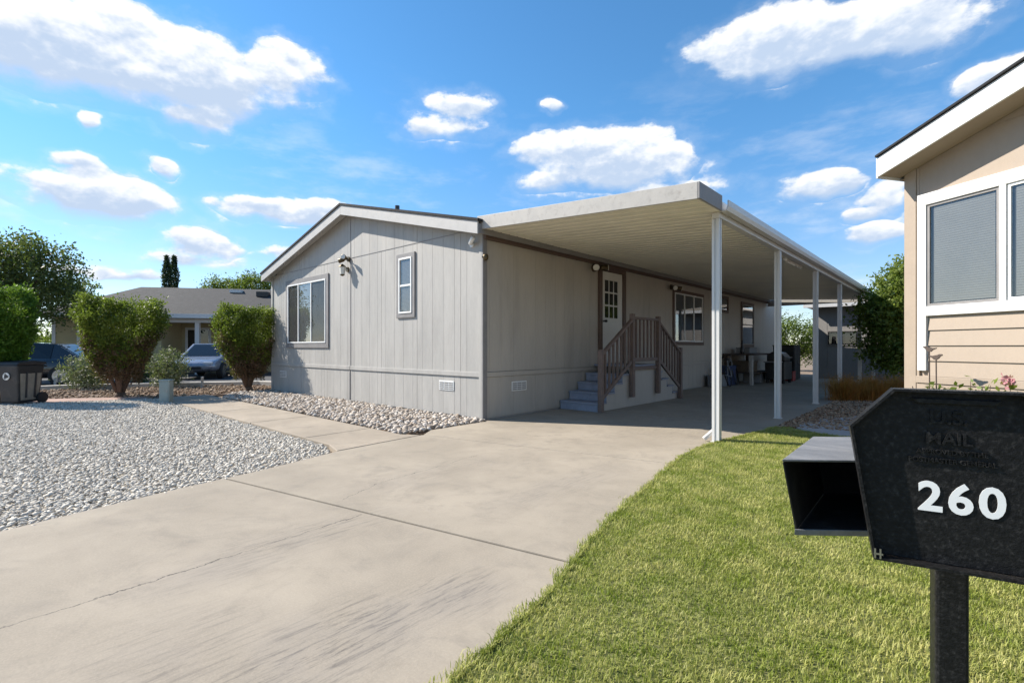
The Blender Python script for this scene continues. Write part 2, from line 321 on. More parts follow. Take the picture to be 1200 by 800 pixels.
# ------------------------------------------------------------------ mesh helpers
class B:
    def __init__(s): s.v = []; s.f = []
    def add(s, vs, fs):
        o = len(s.v); s.v += [tuple(p) for p in vs]; s.f += [tuple(i + o for i in f) for f in fs]; return s
    def box(s, x0, x1, y0, y1, z0, z1, mtx=None):
        vs = [Vector(p) for p in ((x0, y0, z0), (x1, y0, z0), (x1, y1, z0), (x0, y1, z0), (x0, y0, z1), (x1, y0, z1), (x1, y1, z1), (x0, y1, z1))]
        if mtx is not None: vs = [mtx @ p for p in vs]
        return s.add(vs, [(3, 2, 1, 0), (4, 5, 6, 7), (0, 1, 5, 4), (1, 2, 6, 5), (2, 3, 7, 6), (3, 0, 4, 7)])
    def prism(s, poly, fn):          # poly: 2-D ring; fn(u, v, t) -> 3-D for t = 0, 1
        n = len(poly)
        vs = [fn(u, v, 0) for u, v in poly] + [fn(u, v, 1) for u, v in poly]
        return s.add(vs, [tuple(range(n))[::-1], tuple(range(n, 2 * n))] + [(i, (i + 1) % n, n + (i + 1) % n, n + i) for i in range(n)])
    def bar(s, p0, p1, w, h, up=(0, 0, 1)):   # rectangular bar between two points
        p0, p1 = Vector(p0), Vector(p1); d = (p1 - p0).normalized(); u = Vector(up)
        sx = d.cross(u).normalized(); sz = sx.cross(d).normalized()
        vs = [p + sx * a * w / 2 + sz * b * h / 2 for p in (p0, p1) for a, b in ((-1, -1), (1, -1), (1, 1), (-1, 1))]
        return s.add(vs, [(3, 2, 1, 0), (4, 5, 6, 7), (0, 1, 5, 4), (1, 2, 6, 5), (2, 3, 7, 6), (3, 0, 4, 7)])
    def tube(s, pts, rad, n=8):
        pts = [Vector(p) for p in pts]; rad = rad if hasattr(rad, '__len__') else [rad] * len(pts)
        o = []; ref = Vector((.31, .52, .8)).normalized()
        for i, p in enumerate(pts):
            d = (pts[min(i + 1, len(pts) - 1)] - pts[max(i - 1, 0)]).normalized()
            a = d.cross(ref if abs(d.dot(ref)) < .95 else Vector((1, 0, 0))).normalized(); b = d.cross(a)
            o += [p + (a * math.cos(2 * math.pi * k / n) + b * math.sin(2 * math.pi * k / n)) * rad[i] for k in range(n)]
        fs = [(i * n + k, i * n + (k + 1) % n, (i + 1) * n + (k + 1) % n, (i + 1) * n + k) for i in range(len(pts) - 1) for k in range(n)]
        fs += [tuple(range(n))[::-1], tuple((len(pts) - 1) * n + k for k in range(n))]
        return s.add(o, fs)
    def lathe(s, prof, n=16, c=(0, 0, 0)):    # prof: (r, z)
        o = [(c[0] + r * math.cos(2 * math.pi * k / n), c[1] + r * math.sin(2 * math.pi * k / n), c[2] + z) for r, z in prof for k in range(n)]
        fs = [(i * n + k, i * n + (k + 1) % n, (i + 1) * n + (k + 1) % n, (i + 1) * n + k) for i in range(len(prof) - 1) for k in range(n)]
        fs += [tuple(range(n))[::-1], tuple((len(prof) - 1) * n + k for k in range(n))]
        return s.add(o, fs)
    def mesh(s, name):
        me = bpy.data.meshes.new(name); me.from_pydata(s.v, [], s.f)
        bm = bmesh.new(); bm.from_mesh(me); bmesh.ops.recalc_face_normals(bm, faces=bm.faces); bm.to_mesh(me); bm.free()
        return me
    def build(s, name, m, parent=None, bevel=0, smooth=False):
        return link(name, s.mesh(name), m, parent, bevel, smooth)
def link(name, me, m, parent=None, bevel=0, smooth=False):
    if m is not None and not me.materials: me.materials.append(M[m] if isinstance(m, str) else m)
    o = bpy.data.objects.new(name, me); COL.objects.link(o); o.parent = parent
    if smooth: me.polygons.foreach_set('use_smooth', [True] * len(me.polygons))
    if bevel:
        b = o.modifiers.new('bevel', 'BEVEL'); b.width = bevel; b.segments = 2; b.limit_method = 'ANGLE'; b.angle_limit = R(40)
    return o
def tag(o, label=None, cat=None, group=None, kind=None):
    if label: o['label'] = label
    if cat: o['category'] = cat
    if group: o['group'] = group
    if kind: o['kind'] = kind
    return o
def thing(name, label, cat, loc=(0, 0, 0), rz=0, group=None):
    o = bpy.data.objects.new(name, None); COL.objects.link(o); o.location = loc; o.rotation_euler = (0, 0, rz); o.empty_display_size = .2
    return tag(o, label, cat, group)
def np_mesh(name, verts, faces_flat, counts):
    me = bpy.data.meshes.new(name); nv = len(verts); nf = len(counts)
    me.vertices.add(nv); me.vertices.foreach_set('co', np.asarray(verts, dtype=np.float32).ravel())
    me.loops.add(len(faces_flat)); me.loops.foreach_set('vertex_index', np.asarray(faces_flat, dtype=np.int32))
    me.polygons.add(nf); starts = np.concatenate([[0], np.cumsum(counts)[:-1]]).astype(np.int32)
    me.polygons.foreach_set('loop_start', starts); me.update(calc_edges=True); me.validate(); return me
def in_poly(P, poly):
    x, y = P[:, 0], P[:, 1]; ins = np.zeros(len(P), bool); n = len(poly)
    for i in range(n):
        x0, y0 = poly[i]; x1, y1 = poly[(i + 1) % n]
        c = ((y0 > y) != (y1 > y)); xi = (x1 - x0) * (y - y0) / ((y1 - y0) if y1 != y0 else 1e-9) + x0
        ins ^= c & (x < xi)
    return ins
def scatter(poly, dens, keep=None):
    p = np.array(poly); lo, hi = p.min(0), p.max(0)
    n = int((hi - lo).prod() * dens); Q = lo + RNG.random((n, 2)) * (hi - lo); Q = Q[in_poly(Q, poly)]
    if keep is not None: Q = Q[RNG.random(len(Q)) < keep(Q)]
    return Q
def in_view(Q, z=0., mx=60):
    v = Q - CAM; d = v @ FV; px = CX + F * (v @ RV) / np.maximum(d, .05); py = HY + F * (CH - z) / np.maximum(d, .05)
    return (d > .3) & (px > -mx) & (px < 1200 + mx) & (py < 830 + mx)
_ICO = None
def stones(name, Q, smin, smax, m, z0=0., flat=(.45, .8), smooth=False):
    global _ICO
    if _ICO is None:
        bm = bmesh.new(); bmesh.ops.create_icosphere(bm, subdivisions=1, radius=1.); bm.verts.ensure_lookup_table()
        _ICO = (np.array([v.co[:] for v in bm.verts]), np.array([[v.index for v in f.verts] for f in bm.faces])); bm.free()
    V, Fc = _ICO; n = len(Q)
    s = smin + (smax - smin) * RNG.random(n) ** 1.6
    A = V[None] * (1 + .45 * (RNG.random((n, len(V), 1)) - .5)) + .22 * (RNG.random((n, len(V), 3)) - .5)
    A *= np.stack([s, s * (.6 + .5 * RNG.random(n)), s * (flat[0] + (flat[1] - flat[0]) * RNG.random(n))], 1)[:, None, :]
    tl = (RNG.random((n, 2)) - .5) * 1.3
    c, q = np.cos(tl[:, 0])[:, None], np.sin(tl[:, 0])[:, None]
    A = np.stack([A[..., 0] * c + A[..., 2] * q, A[..., 1], -A[..., 0] * q + A[..., 2] * c], -1)
    a = RNG.random(n) * 2 * np.pi; c, q = np.cos(a)[:, None], np.sin(a)[:, None]
    A = np.stack([A[..., 0] * c - A[..., 1] * q, A[..., 0] * q + A[..., 1] * c, A[..., 2]], -1)
    A[..., 0] += Q[:, 0:1]; A[..., 1] += Q[:, 1:2]; A[..., 2] += z0 + (s * .35 + RNG.random(n) * smax * .5)[:, None]
    Fa = (Fc[None] + (np.arange(n) * len(V))[:, None, None]).reshape(-1)
    me = np_mesh(name, A.reshape(-1, 3), Fa, np.full(n * len(Fc), 3))
    return link(name, me, m, None, 0, smooth)
def leaf_mesh(name, P, size, aspect=.5, up=.3, out=None, jit=.35):
    """one rhombic leaf of its own for each point"""
    n = len(P); d = RNG.normal(size=(n, 3)); d[:, 2] += up
    if out is not None: d += out * 1.1
    d /= np.linalg.norm(d, axis=1)[:, None] + 1e-9
    r = RNG.normal(size=(n, 3)); s = np.cross(d, r); s /= np.linalg.norm(s, axis=1)[:, None] + 1e-9
    nn = np.cross(d, s)
    L = (size * (1 + jit * (RNG.random(n) * 2 - 1)))[:, None]; w = L * aspect * .5
    A = np.stack([P, P + d * L * .5 + s * w + nn * L * .08, P + d * L, P + d * L * .5 - s * w + nn * L * .08], 1)
    return np_mesh(name, A.reshape(-1, 3), np.arange(n * 4), np.full(n, 4))
def clump_points(n, blobs, clump=.25, per=26, shell=.55):
    """leaf points gathered in twig-sized clumps inside a set of ellipsoids (cx, cy, cz, rx, ry, rz)"""
    bl = np.array(blobs); vol = bl[:, 3] * bl[:, 4] * bl[:, 5]; vol = vol / vol.sum()
    k = max(1, n // per); idx = RNG.choice(len(bl), k, p=vol)
    d = RNG.normal(size=(k, 3)); d /= np.linalg.norm(d, axis=1)[:, None]
    rr = (shell + (1 - shell) * RNG.random(k)) ** .8 * (1 + .16 * RNG.normal(size=k) * .6)
    C = bl[idx, :3] + d * rr[:, None] * bl[idx, 3:]
    P = C[:, None, :] + RNG.normal(size=(k, per, 3)) * clump * (.6 + .8 * RNG.random((k, 1, 1)))
    out = np.repeat(d, per, 0)
    return P.reshape(-1, 3), out
def limbs(b, base, tips, r0, r1=.012, n=7, wob=.12):
    for t in tips:
        base_, t = Vector(base), Vector(t); pts = []; rd = []
        for k in range(6):
            u = k / 5; p = base_.lerp(t, u); p.z = base_.z + (t.z - base_.z) * (u ** .85)
            if 0 < k < 5: p += Vector((random.uniform(-1, 1), random.uniform(-1, 1), random.uniform(-.4, .4))) * wob
            pts.append(p); rd.append(r0 + (r1 - r0) * u ** .8)
        b.tube(pts, rd, n)
def sheet(name, poly, z, m, thick=0., parent=None, kind='structure', bevel=0):
    bb = B(); bb.prism(poly, lambda u, v, t: (u, v, z - thick * (1 - t)) if thick else (u, v, z - .02 * (1 - t)))
    o = bb.build(name, m, parent, bevel)
    if parent is None: tag(o, kind=kind)
    return o

# ================================================================== GROUND
sheet('ground', [(-900, -900), (900, -900), (900, 900), (-900, 900)], -.07, 'ground', .5)
# driveway: cast slabs with open joints
drive = thing('driveway', None, None); tag(drive, kind='structure')
def j1(x): return -4.09 + (x - 1.12) * .199
def j2(x): return -1.45 + (x - .73) * .2116
g_ = .012
sheet('slab', [(.84, j1(.84) - g_), (.93, -4.59), (1.08, -5.16), (1.2, -5.6), (1.5, -7), (1.8, -9.5), (5.2, -9.5), (5.0, j1(5.0) - g_)], 0, 'drive', .14, drive, bevel=.008)
sheet('slab', [(.84, j1(.84) + g_), (5.0, j1(5) + g_), (4.4, j2(4.4) - g_), (.37, j2(.37) - g_), (.50, -2.85), (.79, -3.86)], 0, 'drive', .14, drive, bevel=.008)
sheet('slab', [(.37, j2(.37) + g_), (4.4, j2(4.4) + g_), (4.0, 1.2), (4.0, 2.3), (.03, 2.3), (.03, -.03), (.13, -.06), (.14, -1.2)], 0, 'drive', .14, drive, bevel=.008)
for y0, y1 in ((2.318, 5.6), (5.618, 8.7), (8.718, 12.), (12.018, 16.5)):
    sheet('slab', [(.03, y0), (3.76, y0), (3.76, y1), (.03, y1)], 0, 'drive', .14, drive, bevel=.008)
walk = thing('walkway', None, None); tag(walk, kind='structure')
for x0, x1 in ((-8.35, -6.42), (-6.4, -4.46), (-4.44, -2.56), (-2.54, -.62), (-.60, None)):
    if x1 is None: p = [(-.60, -2.72), (.05, -2.72), (.47, -2.84), (.35, -1.56), (.1, -1.70), (-.66, -1.68)]
    else: p = [(x0, -2.66 - (x0 + 8) * .006), (x1, -2.66 - (x1 + 8) * .006), (x1 - .05, -1.60 - (x1 + 8) * .012), (x0 - .05, -1.60 - (x0 + 8) * .012)]
    sheet('slab', p, 0, 'walk', .12, walk, bevel=.008)
GRAVEL = [(.46, -2.92), (.77, -3.86), (.81, -4.15), (.91, -4.59), (1.06, -5.16), (1.18, -5.6), (1.45, -7), (-9.4, -7.5), (-9.4, -5.2), (-8.5, -3.1), (-8.3, -2.69), (-2.6, -2.74), (.04, -2.76)]
sheet('gravel_bed', GRAVEL, -.035, 'gravelbase', .03)
Q = scatter(GRAVEL, 1900, lambda q: in_view(q, 0, 25) * np.clip(1.15 - (np.hypot(*(q - CAM).T) - 6) * .05, .55, 1))
_e = np.array(GRAVEL[:6]); _k = RNG.integers(0, 5, 260); _u = RNG.random((260, 1))
Q = np.concatenate([Q, _e[_k] * (1 - _u) + _e[_k + 1] * _u + np.abs(RNG.normal(size=(260, 1))) * np.array([[.07, .012]])])
tag(stones('gravel', Q, .008, .025, 'stonewhite', -.031, (.4, .8)), 'white crushed rock covering the front yard', 'gravel', kind='stuff')
BED = [(-7.3, -1.57), (-2.5, -1.63), (-.65, -1.66), (.08, -1.68), (.12, -1.2), (.10, -.03), (-8.3, -.03), (-8.4, -1.0)]
sheet('rock_bed', BED, -.03, 'browngravelbase', .03)
tag(stones('river_rock', scatter(BED, 650), .018, .052, 'stoneriver', -.02, (.4, .75), True), 'tan and white river rock along the foot of the grey gable wall', 'rocks', kind='stuff')
PAD = [G(*p) for p in [(933, 501), (938, 497), (948, 493.5), (965, 490.5), (1000, 487.5), (1060, 484)]] + [(6.2, 2.6), (5.55, .95), (5.22, .6), (5.16, 1.4), G(1000, 511), G(950, 508)]
sheet('concrete_pad', PAD, .006, 'greyconc', .1, bevel=.01)
SIDE = [(3.79, 2.3), (4.0, 2.6), (6.5, 3.2), (6.5, 16.4), (3.79, 16.4)]
sheet('side_gravel_bed', SIDE, -.02, 'browngravelbase', .03)
tag(stones('brown_gravel', scatter([(3.78, 2.4), (4.1, 2.6), (5.7, 3.0), (5.7, 9.5), (3.78, 9.5)], 620), .012, .03, 'stonebrown', -.012, (.5, .9)), 'fine brown gravel strip beside the carport slab', 'gravel', kind='stuff')
PINK = [(-12.5, -8), (-10.6, -5.2), (-9.0, -2.75), (-8.45, -2.75), (-8.55, -3.15), (-9.45, -5.15), (-9.45, -8)]
sheet('pink_walk', PINK, -.012, 'pinkconc', .05)
sheet('mulch_bed', [(-13.5, -8), (-13.6, -3.6), (-11.2, .6), (-8.45, 1.4), (-8.45, -2.74), (-9.02, -2.74), (-10.62, -5.2), (-12.5, -8)], -.03, 'mulch', .03)
tag(stones('mulch_chip', scatter([(-13.4, -7), (-13.5, -3.6), (-11.2, .5), (-8.5, 1.2), (-8.5, -2.8), (-9.1, -2.8), (-10.7, -5.2)], 130), .015, .05, 'stonebrown', -.03, (.3, .6)), 'scattered brown chips on the bed under the clipped shrubs', 'mulch', kind='stuff')
cb = B(); pts = [(-14.4, -9), (-14.0, -3.6), (-11.5, .9), (-8.7, 1.9), (-8.7, 6)]
for a, b_ in zip(pts[:-1], pts[1:]): cb.bar((*a, .0), (*b_, .0), .28, .16)
tag(cb.build('kerb', 'curb', None, .015), kind='structure')
sheet('road', [(-14.5, -20), (-14.2, -3.6), (-11.6, 1.1), (-8.8, 2.1), (-8.8, 30), (-60, 60), (-80, 0), (-60, -40)], -.04, 'asphalt', .02)

# lawn: soil sheet plus real blades
LAWN = [(4.62, -5.6), (4.51, -4.58), (4.45, -4.24), (4.36, -3.78), (4.22, -3.36), (4.03, -2.65), (3.86, -1.79), (3.70, -1.0), (3.60, -.5), (3.56, .1), (3.60, .7), (3.70, 1.3), (3.78, 1.9), (3.80, 2.4), (3.98, 2.52),
        (4.07, 2.35), (4.4, 2.2), (4.78, 2.1), (5.15, 1.4), (5.19, .37), (10.0, -2.79), (10, -9.5), (4.95, -9.5)]
sheet('lawn_soil', LAWN, .014, 'soil', .06)
sheet('flower_bed', [(5.20, .38), (5.45, .72), (10.3, -2.48), (10.02, -2.78)], .02, 'mulch', .06)
def blades(name, Q, hmin, hmax, wid, m, z=.012, lean=.9):
    n = len(Q); h = hmin + (hmax - hmin) * RNG.random(n); a = RNG.random(n) * 2 * np.pi; ln = lean * (.25 + .75 * RNG.random(n))
    pat = .5 + .5 * np.sin(Q[:, 0] * 3.1 + 1.3 * np.sin(Q[:, 1] * 2.3)) * np.cos(Q[:, 1] * 2.7 + .8 * np.sin(Q[:, 0] * 4.1)); h *= .75 + .45 * pat
    dx, dy = np.cos(a), np.sin(a); w = wid * (.7 + .6 * RNG.random(n)); f = a + np.pi / 2 + (RNG.random(n) - .5)
    wx, wy = np.cos(f) * w, np.sin(f) * w; o = np.zeros(n)
    base = np.stack([Q[:, 0], Q[:, 1], np.full(n, z)], 1); wv = np.stack([wx, wy, o], 1)
    mid = base + np.stack([dx * h * ln * .35, dy * h * ln * .35, h * .6], 1); tip = base + np.stack([dx * h * ln, dy * h * ln, h * (1.05 - .3 * ln)], 1)
    A = np.stack([base - wv, base + wv, mid + wv * .8, mid - wv * .8, tip], 1).reshape(-1, 3)
    k = (np.arange(n) * 5)[:, None]
    fl = np.concatenate([k + np.array([[0, 1, 2, 3]]), k + np.array([[3, 2, 4]])], 1).reshape(-1)
    me = np_mesh(name, A, fl, np.tile([4, 3], n)); return link(name, me, m)
def keep_lawn(q):
    d = np.hypot(*(q - CAM).T); return in_view(q, 0, 40) * np.clip((3.2 / np.maximum(d, 1.)) ** 1.1, .22, 1)
jag = LAWN
Q = scatter(jag, 19000, keep_lawn)
_e = np.array(LAWN[:14]); _k = RNG.integers(0, 13, 9000); _u = RNG.random((9000, 1))
_p = _e[_k] * (1 - _u) + _e[_k + 1] * _u
_p[:, 0] += 1.0 * .02 - (.022 + .02 * np.sin(_p[:, 1] * 9) * np.sin(_p[:, 1] * 23 + 1)) * np.abs(RNG.normal(size=9000))     # ragged overhang on the slab
edge = np.concatenate([Q + RNG.normal(size=Q.shape) * .02, _p])
tag(blades('lawn_grass', edge, .012, .034, .0018, 'grass'), 'yellow green lawn beside the driveway', 'grass', kind='stuff')

# ================================================================== MANUFACTURED HOME
HW, HL = 8.38, 18.2                 # gable width, length
EAVE, RIDGE, RX = 3.17, 4.22, -4.19
home = thing('manufactured_home', 'long grey panelled home with low gable roof and carport along its side', 'house')
def roofz(x): return RIDGE - (RIDGE - EAVE) * abs(x - RX) / (HW / 2)
b = B(); b.prism([(-HW + .02, -.1), (-.02, -.1), (-.02, EAVE - .02), (RX, RIDGE - .02), (-HW + .02, EAVE - .02)], lambda u, v, t: (u, .02 + t * (HL - .04), v)); b.build('wall', 'paint', home)
def groove_panel(w, z0, z1a, z1b=None, peak=None, pitch=.304, gw=.006, gd=.0032, th=.018):
    """one sheet of grooved siding in local (u, depth, z); front at depth 0"""
    z1b = z1a if z1b is None else z1b
    us = [0.]; ds = [0.]
    k = pitch * .5
    while k < w - .03:
        for du, dd in ((-gw / 2, 0), (-gw / 2 + .001, gd), (gw / 2 - .001, gd), (gw / 2, 0)): us.append(k + du); ds.append(dd)
        k += pitch
    us.append(w); ds.append(0.)
    bb = B(); n = len(us); zt = lambda u: z1a + (z1b - z1a) * u / w
    vs = [(u, d, z0) for u, d in zip(us, ds)] + [(u, d, zt(u)) for u, d in zip(us, ds)] + [(0, th, z0), (w, th, z0), (0, th, zt(0)), (w, th, zt(w))]
    fs = [(i, i + 1, n + i + 1, n + i) for i in range(n - 1)] + [(0, n, 2 * n + 2, 2 * n), (n - 1, 2 * n + 1, 2 * n + 3, 2 * n - 1),
          tuple(range(n, 2 * n)) + (2 * n + 3, 2 * n + 2)]
    return bb.add(vs, fs)
xs = [-HW, -7.81, -6.60, -5.40, -4.19, -2.98, -1.78, -.55, 0.]
for x0, x1 in zip(xs[:-1], xs[1:]):
    for z0, z1 in ((.02, .70), (.70, min(3.18, 3.18))):
        o = groove_panel(x1 - x0 - .008, z0 + .002, z1 - .002).build('wall_panel', 'paint', home); o.location = (x0 + .004, 0, 0)
for x0, x1 in ((-HW + .3, -6.6), (-6.6, RX), (RX, -1.78), (-1.78, -.3)):
    o = groove_panel(x1 - x0 - .008, 3.186, max(3.2, roofz(x0)), max(3.2, roofz(x1))).build('wall_panel', 'paint', home); o.location = (x0 + .004, 0, 0)
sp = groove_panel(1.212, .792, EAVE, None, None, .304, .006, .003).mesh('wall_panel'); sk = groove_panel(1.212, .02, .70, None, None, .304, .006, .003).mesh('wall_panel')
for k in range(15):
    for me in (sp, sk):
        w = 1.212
        o = link('wall_panel', me, 'shadepaint', home); o.location = (0, k * 1.2133, 0); o.rotation_euler = (0, 0, R(90))
for x0, x1, m_ in ((-HW - .012, -4.20, 0), (-4.18, .0, 0)): B().box(x0, x1, -.022, -.0005, .705, .785).build('belt_trim', 'paint', home, .004)
B().box(.0005, .022, .02, HL, .705, .785).build('belt_trim', 'shadepaint', home, .004)
B().box(-4.235, -4.205, -.012, -.0005, .03, .70).build('seam_batten', 'trim', home)
B().box(-4.20, -4.183, -.008, -.0005, .80, 4.05).build('seam_batten', 'trim', home)
B().box(-HW + .2, -.2, -.007, -.0005, 3.176, 3.188).build('flashing_strip', 'trim', home)
B().box(-.075, .0, -.024, -.0005, .0, EAVE - .05).build('corner_trim', 'paint', home, .004)
B().box(.0005, .026, -.024, .075, .0, EAVE - .05).build('corner_trim', 'trim', home, .004)
B().box(-HW - .024, -HW + .07, -.024, -.0005, .0, EAVE - .03).build('corner_trim', 'paint', home, .004)
# roof: two slopes, rake boards, eave boards
OV, OE = .24, .14
sl = (RIDGE - EAVE) / (HW / 2)
def zr(x): return RIDGE - sl * abs(x - RX)
for s, x1 in ((-1, -HW - OE), (1, OE)):
    ya, yb_, z1_, z0_ = -OV - .035, HL + OV, .132, .088; x1 += s * .02; rb = B(); rb.add([(RX, ya, RIDGE + z1_), (x1, ya, zr(x1) + z1_), (x1, yb_, zr(x1) + z1_), (RX, yb_, RIDGE + z1_), (RX, ya, RIDGE + z0_), (x1, ya, zr(x1) + z0_), (x1, yb_, zr(x1) + z0_), (RX, yb_, RIDGE + z0_)],
        [(0, 1, 2, 3), (7, 6, 5, 4), (0, 4, 5, 1), (1, 5, 6, 2), (2, 6, 7, 3), (3, 7, 4, 0)])
    rf = rb.build('roof', 'shingle', home); x1 -= s * .02
    eb = B(); x2 = x1 - s * .01
    eb.prism([(RX, RIDGE + .085), (x2, zr(x2) + .085), (x2, zr(x2) - .12), (RX, RIDGE - .12)], lambda u, v, t: (u, -OV - .012 + t * .03, v)); eb.build('rake_board', 'rake', home, .004)
    sb = B(); sb.prism([(RX, RIDGE - .01), (x2, zr(x2) - .01), (x2, zr(x2) - .028), (RX, RIDGE - .028)], lambda u, v, t: (u, -OV + .02 + t * (OV - .03), v)); sb.build('soffit', 'rake', home)
    B().box(min(x1, x1 - s * .025), max(x1, x1 - s * .025), -OV + .025, HL + OV, zr(x1) - .10, zr(x1) + .055).build('eave_board', 'rake' if s < 0 else 'trim', home, .003)
for x, y in ((-4.6, .4), (-3.0, .1)): B().tube([(x, y + .3, zr(x) + .05), (x, y + .3, zr(x) + .28)], .05, 10).build('roof_vent', 'blackmetal', home)

def window(parent, org, ax, w, h, cols, rows=1, trim=.09, frame='white', trimm='trim', blinds=True, pane='glass', name='window', screen_cols=(), proud=.03, bar=.035):
    """window unit on a wall; org = lower-left corner of the opening, ax = unit vector along the wall; outward = ax rotated -90 deg"""
    ax = Vector((*ax, 0)); out = Vector((ax.y, -ax.x, 0)); org = Vector(org)
    mt = Matrix(((ax.x, out.x, 0, org.x), (ax.y, out.y, 0, org.y), (0, 0, 1, org.z), (0, 0, 0, 1)))
    wo = B().box(-.0, w, .003, .006, 0, h, mt).build(name, 'dark', parent)
    if trim:
        for q in ((-trim, w + trim, h, h + trim), (-trim, w + trim, -trim, 0), (-trim, 0, 0, h), (w, w + trim, 0, h)):
            B().box(q[0], q[1], .001, proud, q[2], q[3], mt).build('trim_board', trimm, wo, .004)
    fr = B(); t = bar
    for q in ((0, w, 0, t), (0, w, h - t, h), (0, t, t, h - t), (w - t, w, t, h - t)): fr.box(q[0] + .001, q[1] - .001, .004, proud + .012, q[2] + .001, q[3] - .001, mt)
    xs = cols if isinstance(cols, (list, tuple)) else [i / cols for i in range(1, cols)]
    ys = [i / rows for i in range(1, rows)]
    for c in xs: fr.box(w * c - t * .5, w * c + t * .5, .005, proud + .008, t, h - t, mt)
    for r_ in ys: fr.box(t, w - t, .005, proud + .006, h * r_ - t * .5, h * r_ + t * .5, mt)
    fr.build('frame', frame, wo, .003)
    if blinds:
        bl = B(); z = t + .02
        while z < h - t: bl.box(t, w - t, .010, .013, z, z + .019, mt); z += .025
        bl.build('blind', 'blind' if blinds is True else blinds, wo)
    ex = [0] + list(xs) + [1]; ey = [0] + ys + [1]
    for i in range(len(ex) - 1):
        for k in range(len(ey) - 1):
            B().box(w * ex[i] + t * .5, w * ex[i + 1] - t * .5, .018 + .001 * i, .0205 + .001 * i, h * ey[k] + t * .5, h * ey[k + 1] - t * .5, mt).build('pane', 'screen' if i in screen_cols else pane, wo)
    return wo
M['screenblind'] = mat('dim_blind', (.22, .22, .22), .6, .06, 4.)
window(home, (-7.33, 0, 1.31), (1, 0), 2.05, 1.52, [.30, .64], 1, .12, screen_cols=(0, 2), blinds='screenblind')
window(home, (-2.33, 0, 1.86), (1, 0), .42, 1.08, 1, 2, .085, blinds='screenblind')
window(home, (0, 7.36, 1.36), (0, 1), 2.0, 1.36, [.33, .66], 1, .09, trimm='brown', blinds=False)
window(home, (0, 10.75, 2.42), (0, 1), .82, .42, 1, 1, .07, frame='brown', trimm='brown', blinds=False)
window(home, (0, 13.05, 1.30), (0, 1), 1.3, 1.46, 1, 2, .09, frame='trim', trimm='brown', blinds=False)

def vent(x0, z0, ax, org):
    ax = Vector((*ax, 0)); out = Vector((ax.y, -ax.x, 0)); o = Vector(org)
    mt = Matrix(((ax.x, out.x, 0, o.x), (ax.y, out.y, 0, o.y), (0, 0, 1, o.z), (0, 0, 0, 1)))
    v = B().box(0, .40, .001, .012, 0, .17, mt).build('vent', 'plastic', home, .003)
    for k in range(3):
        g = B()
        for r_ in range(4): g.box(.02 + k * .125, .125 + k * .125, .0125, .018, .022 + r_ * .035, .040 + r_ * .035, mt)
        g.build('louvre', 'trim', v)
vent(0, 0, (1, 0), (-1.12, 0, .44)); vent(0, 0, (1, 0), (-7.87, 0, .40)); vent(0, 0, (0, 1), (0, .70, .43))
# door with nine lites
dr = B().box(.002, .03, 3.62, 4.50, .86, 2.88).build('door', 'doorw', home, .004)
for q in ((3.50, 3.615, .84, 2.885), (4.505, 4.64, .84, 2.885), (3.50, 4.64, 2.89, 2.99)): B().box(.001, .055, q[0], q[1], q[2], q[3]).build('door_casing', 'brown', dr, .004)
for i in range(3):
    for k in range(3):
        y0 = 3.72 + i * .195; z0 = 1.86 + k * .29
        B().box(.031, .034, y0, y0 + .165, z0, z0 + .255).build('pane', 'darkglass', dr)
mu = B()
for i in range(4): mu.box(.031, .040, 3.69 + i * .195, 3.719 + i * .195, 1.83, 2.73)
for k in range(4): mu.box(.031, .0395, 3.69, 4.304, 1.83 + k * .29, 1.859 + k * .29)
mu.build('muntin', 'doorw', dr)
h_ = B(); h_.tube([(.03, 3.68, 1.78), (.085, 3.68, 1.78)], .018, 8); h_.lathe([(.001, -.03), (.03, -.02), (.034, 0), (.03, .02), (.001, .03)], 10, (.1, 3.68, 1.78)); h_.build('handle', 'blackmetal', dr, 0, True)
# small fittings on the walls
def spot_light(loc, rz, label, heads, size=1.):
    t = thing('flood_light', label, 'light', loc, rz)                  # local -y points out of the wall
    B().lathe([(.055 * size, 0), (.05 * size, .02)], 14).mesh
    bb = B(); bb.tube([(0, 0, 0), (0, -.035 * size, 0)], .06 * size, 14); bb.build('base_plate', 'bronze', t)
    for a, e in heads:
        d = Vector((math.sin(a) * math.cos(e), -math.cos(a) * math.cos(e), math.sin(e))); p0 = Vector((0, -.03 * size, 0)); p1 = p0 + d * .09 * size; p2 = p1 + d * .12 * size
        bb = B(); bb.tube([p0, p1], .014 * size, 8); bb.tube([p1 - d * .01, p1 + d * .02 * size, p2], [.028 * size, .042 * size, .06 * size], 12); h = bb.build('lamp_head', 'bronze', t, 0, True)
        B().tube([p2 - d * .004, p2 + d * .012 * size], [.054 * size, .05 * size], 12).build('lens', 'lampglass', h)
    return t
spot_light((-4.24, -.013, 3.16), 0, 'twin head flood light above the lantern on the grey gable', [(-.75, -.2), (.55, .1)], .95)
t = thing('wall_lantern', 'small brass coach lantern under the flood light on the grey gable', 'lantern', (-4.30, -.0005, 2.92))
B().tube([(0, 0, .02), (0, -.03, .02)], .055, 12).build('base_plate', 'bronze', t)
B().tube([(0, -.02, .03), (0, -.09, .1), (0, -.14, .09)], .01, 8).build('arm', 'bronze', t)
B().lathe([(.05, -.1), (.075, .06)], 6, (0, -.14, 0)).build('glass_body', 'lampglass', t)
B().lathe([(.085, .06), (.05, .1), (.012, .13)], 6, (0, -.14, 0)).build('cap', 'bronze', t)
B().lathe([(.015, -.14), (.052, -.115), (.052, -.1)], 6, (0, -.14, 0)).build('bottom_cap', 'bronze', t)
t = thing('security_camera', 'white security camera under the rake by the corner of the grey gable', 'camera', (-.25, -.0005, 2.93))
B().tube([(0, 0, 0), (0, -.03, 0)], .045, 12).build('base_plate', 'plastic', t)
